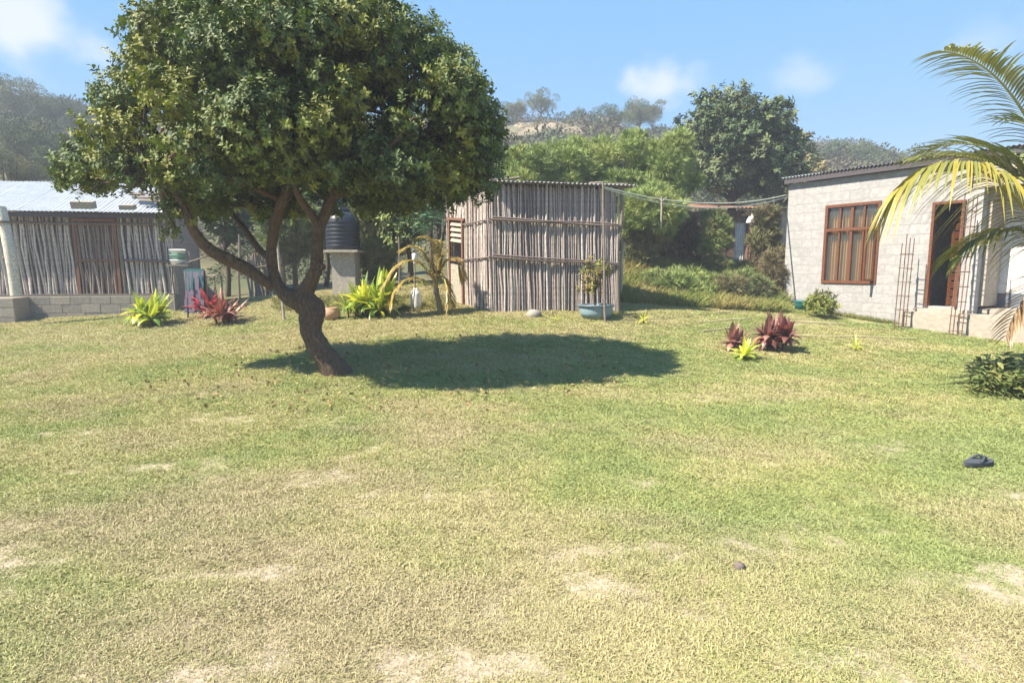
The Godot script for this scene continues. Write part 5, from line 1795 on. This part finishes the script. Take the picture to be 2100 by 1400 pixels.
func hung_cloth(wide: float, front: float, back: float, seed_: int) -> ArrayMesh:
	# a cloth folded over a bar along x: back hem, over the bar, down to the front hem
	var f := FastNoiseLite.new()
	f.seed = seed_
	f.frequency = 2.2
	var s := Shape.new()
	var nx := 22
	var ny := 22
	for j in ny + 1:
		var t := float(j) / ny * (front + back) - back
		for k in nx + 1:
			var u := float(k) / nx
			var drop := absf(t)
			var fold := (f.get_noise_2d(u * 2.2, 0.4 * t) * 0.12 + sin(u * 15.0 + seed_) * 0.02) * minf(1.0, drop * 2.5)
			var z := (0.03 if t > 0.0 else -0.03) * minf(1.0, drop * 30.0) + fold + (0.06 * drop if t > 0.0 else -0.05 * drop)
			s.vert(Vector3(u * wide * (1.0 + 0.1 * drop), -maxf(0.0, drop - 0.03) * (1.0 + 0.08 * f.get_noise_1d(u * 3.0)), z), Vector3(0, 0.1, 1.0 if t > 0.0 else -1.0).normalized())
	for j in ny:
		for k in nx:
			var a := j * (nx + 1) + k
			s.face(a, a + 1, a + nx + 2)
			s.face(a, a + nx + 2, a + nx + 1)
	return s.done()

# ---------------------------------------------------------------- the lawn

func build_grass() -> void:
	var r := RandomNumberGenerator.new()
	r.seed = 4
	var s := Shape.new()
	for k in 18:
		var a := r.randf() * TAU
		var lean := r.randf_range(0.3, 1.5)
		var dir := Vector3(cos(a) * lean, 1.0, sin(a) * lean).normalized()
		var root := Vector3(r.randfn(), 0, r.randfn()) * 0.028
		var l := r.randf_range(0.014, 0.034)
		var side := dir.cross(Vector3.UP).normalized().rotated(dir, r.randf_range(-0.7, 0.7))
		var w := r.randf_range(0.0026, 0.0042)
		var mid := root + dir * l * 0.55
		var tip := root + dir * l + Vector3(cos(a), -0.5, sin(a)) * l * 0.3
		var g := r.randf_range(0.85, 1.18)
		s.tint = Color(g, g, g) if r.randf() < 0.75 else Color(1.3, 1.15, 1.3)
		s.quad(root - side * w * 0.5, mid - side * w * 0.5, mid + side * w * 0.5, root + side * w * 0.5)
		s.tri(mid - side * w * 0.5, tip, mid + side * w * 0.5)
	var tuft := s.done()
	var count := 250000
	var buf := PackedFloat32Array()
	buf.resize(count * 16)
	var n := 0
	var tries := 0
	while n < count and tries < count * 2:
		tries += 1
		# more tufts per square metre close by, where single blades show
		var d := 1.3 + 15.4 * pow(rng.randf(), 1.4)
		var x := rng.randf_range(-1.02, 1.02) * d
		var b := bareness(x, d)
		if rng.randf() < b * 0.8:
			continue
		if x > 7.0 and d > 11.9:
			continue
		var g := greenness(x, d)
		var sc := (0.75 + d * 0.075) * rng.randf_range(0.7, 1.25) * (1.0 - 0.35 * b)
		var col: Color
		var q := g + rng.randf_range(-0.3, 0.3)
		if q < 0.35:
			col = Color(0.45, 0.40, 0.235).lerp(Color(0.41, 0.38, 0.18), rng.randf())
		elif q < 0.7:
			col = Color(0.36, 0.365, 0.145).lerp(Color(0.32, 0.345, 0.13), rng.randf())
		else:
			col = Color(0.29, 0.335, 0.13).lerp(Color(0.25, 0.30, 0.115), rng.randf())
		col = col.lerp(Color(0.41, 0.345, 0.225), dryness(x, d) * rng.randf_range(0.3, 1.0))
		var a := rng.randf() * TAU
		var ca := cos(a) * sc
		var sa := sin(a) * sc
		var k := n * 16
		buf[k] = ca; buf[k + 2] = sa; buf[k + 3] = x
		buf[k + 5] = sc; buf[k + 7] = height(x, -d) - 0.003
		buf[k + 8] = -sa; buf[k + 10] = ca; buf[k + 11] = -d
		buf[k + 12] = col.r; buf[k + 13] = col.g; buf[k + 14] = col.b; buf[k + 15] = 1.0
		n += 1
	buf.resize(n * 16)
	print("tufts ", n)
	var mm := MultiMesh.new()
	mm.transform_format = MultiMesh.TRANSFORM_3D
	mm.use_colors = true
	mm.mesh = tuft
	mm.instance_count = n
	mm.buffer = buf
	var o := MultiMeshInstance3D.new()
	o.multimesh = mm
	o.material_override = M.grass
	o.name = numbered("grass")
	add_child(o)
	o.set_meta("kind", "stuff")
	tag(o, "short dry yellow-green turf covering the open lawn", "grass")
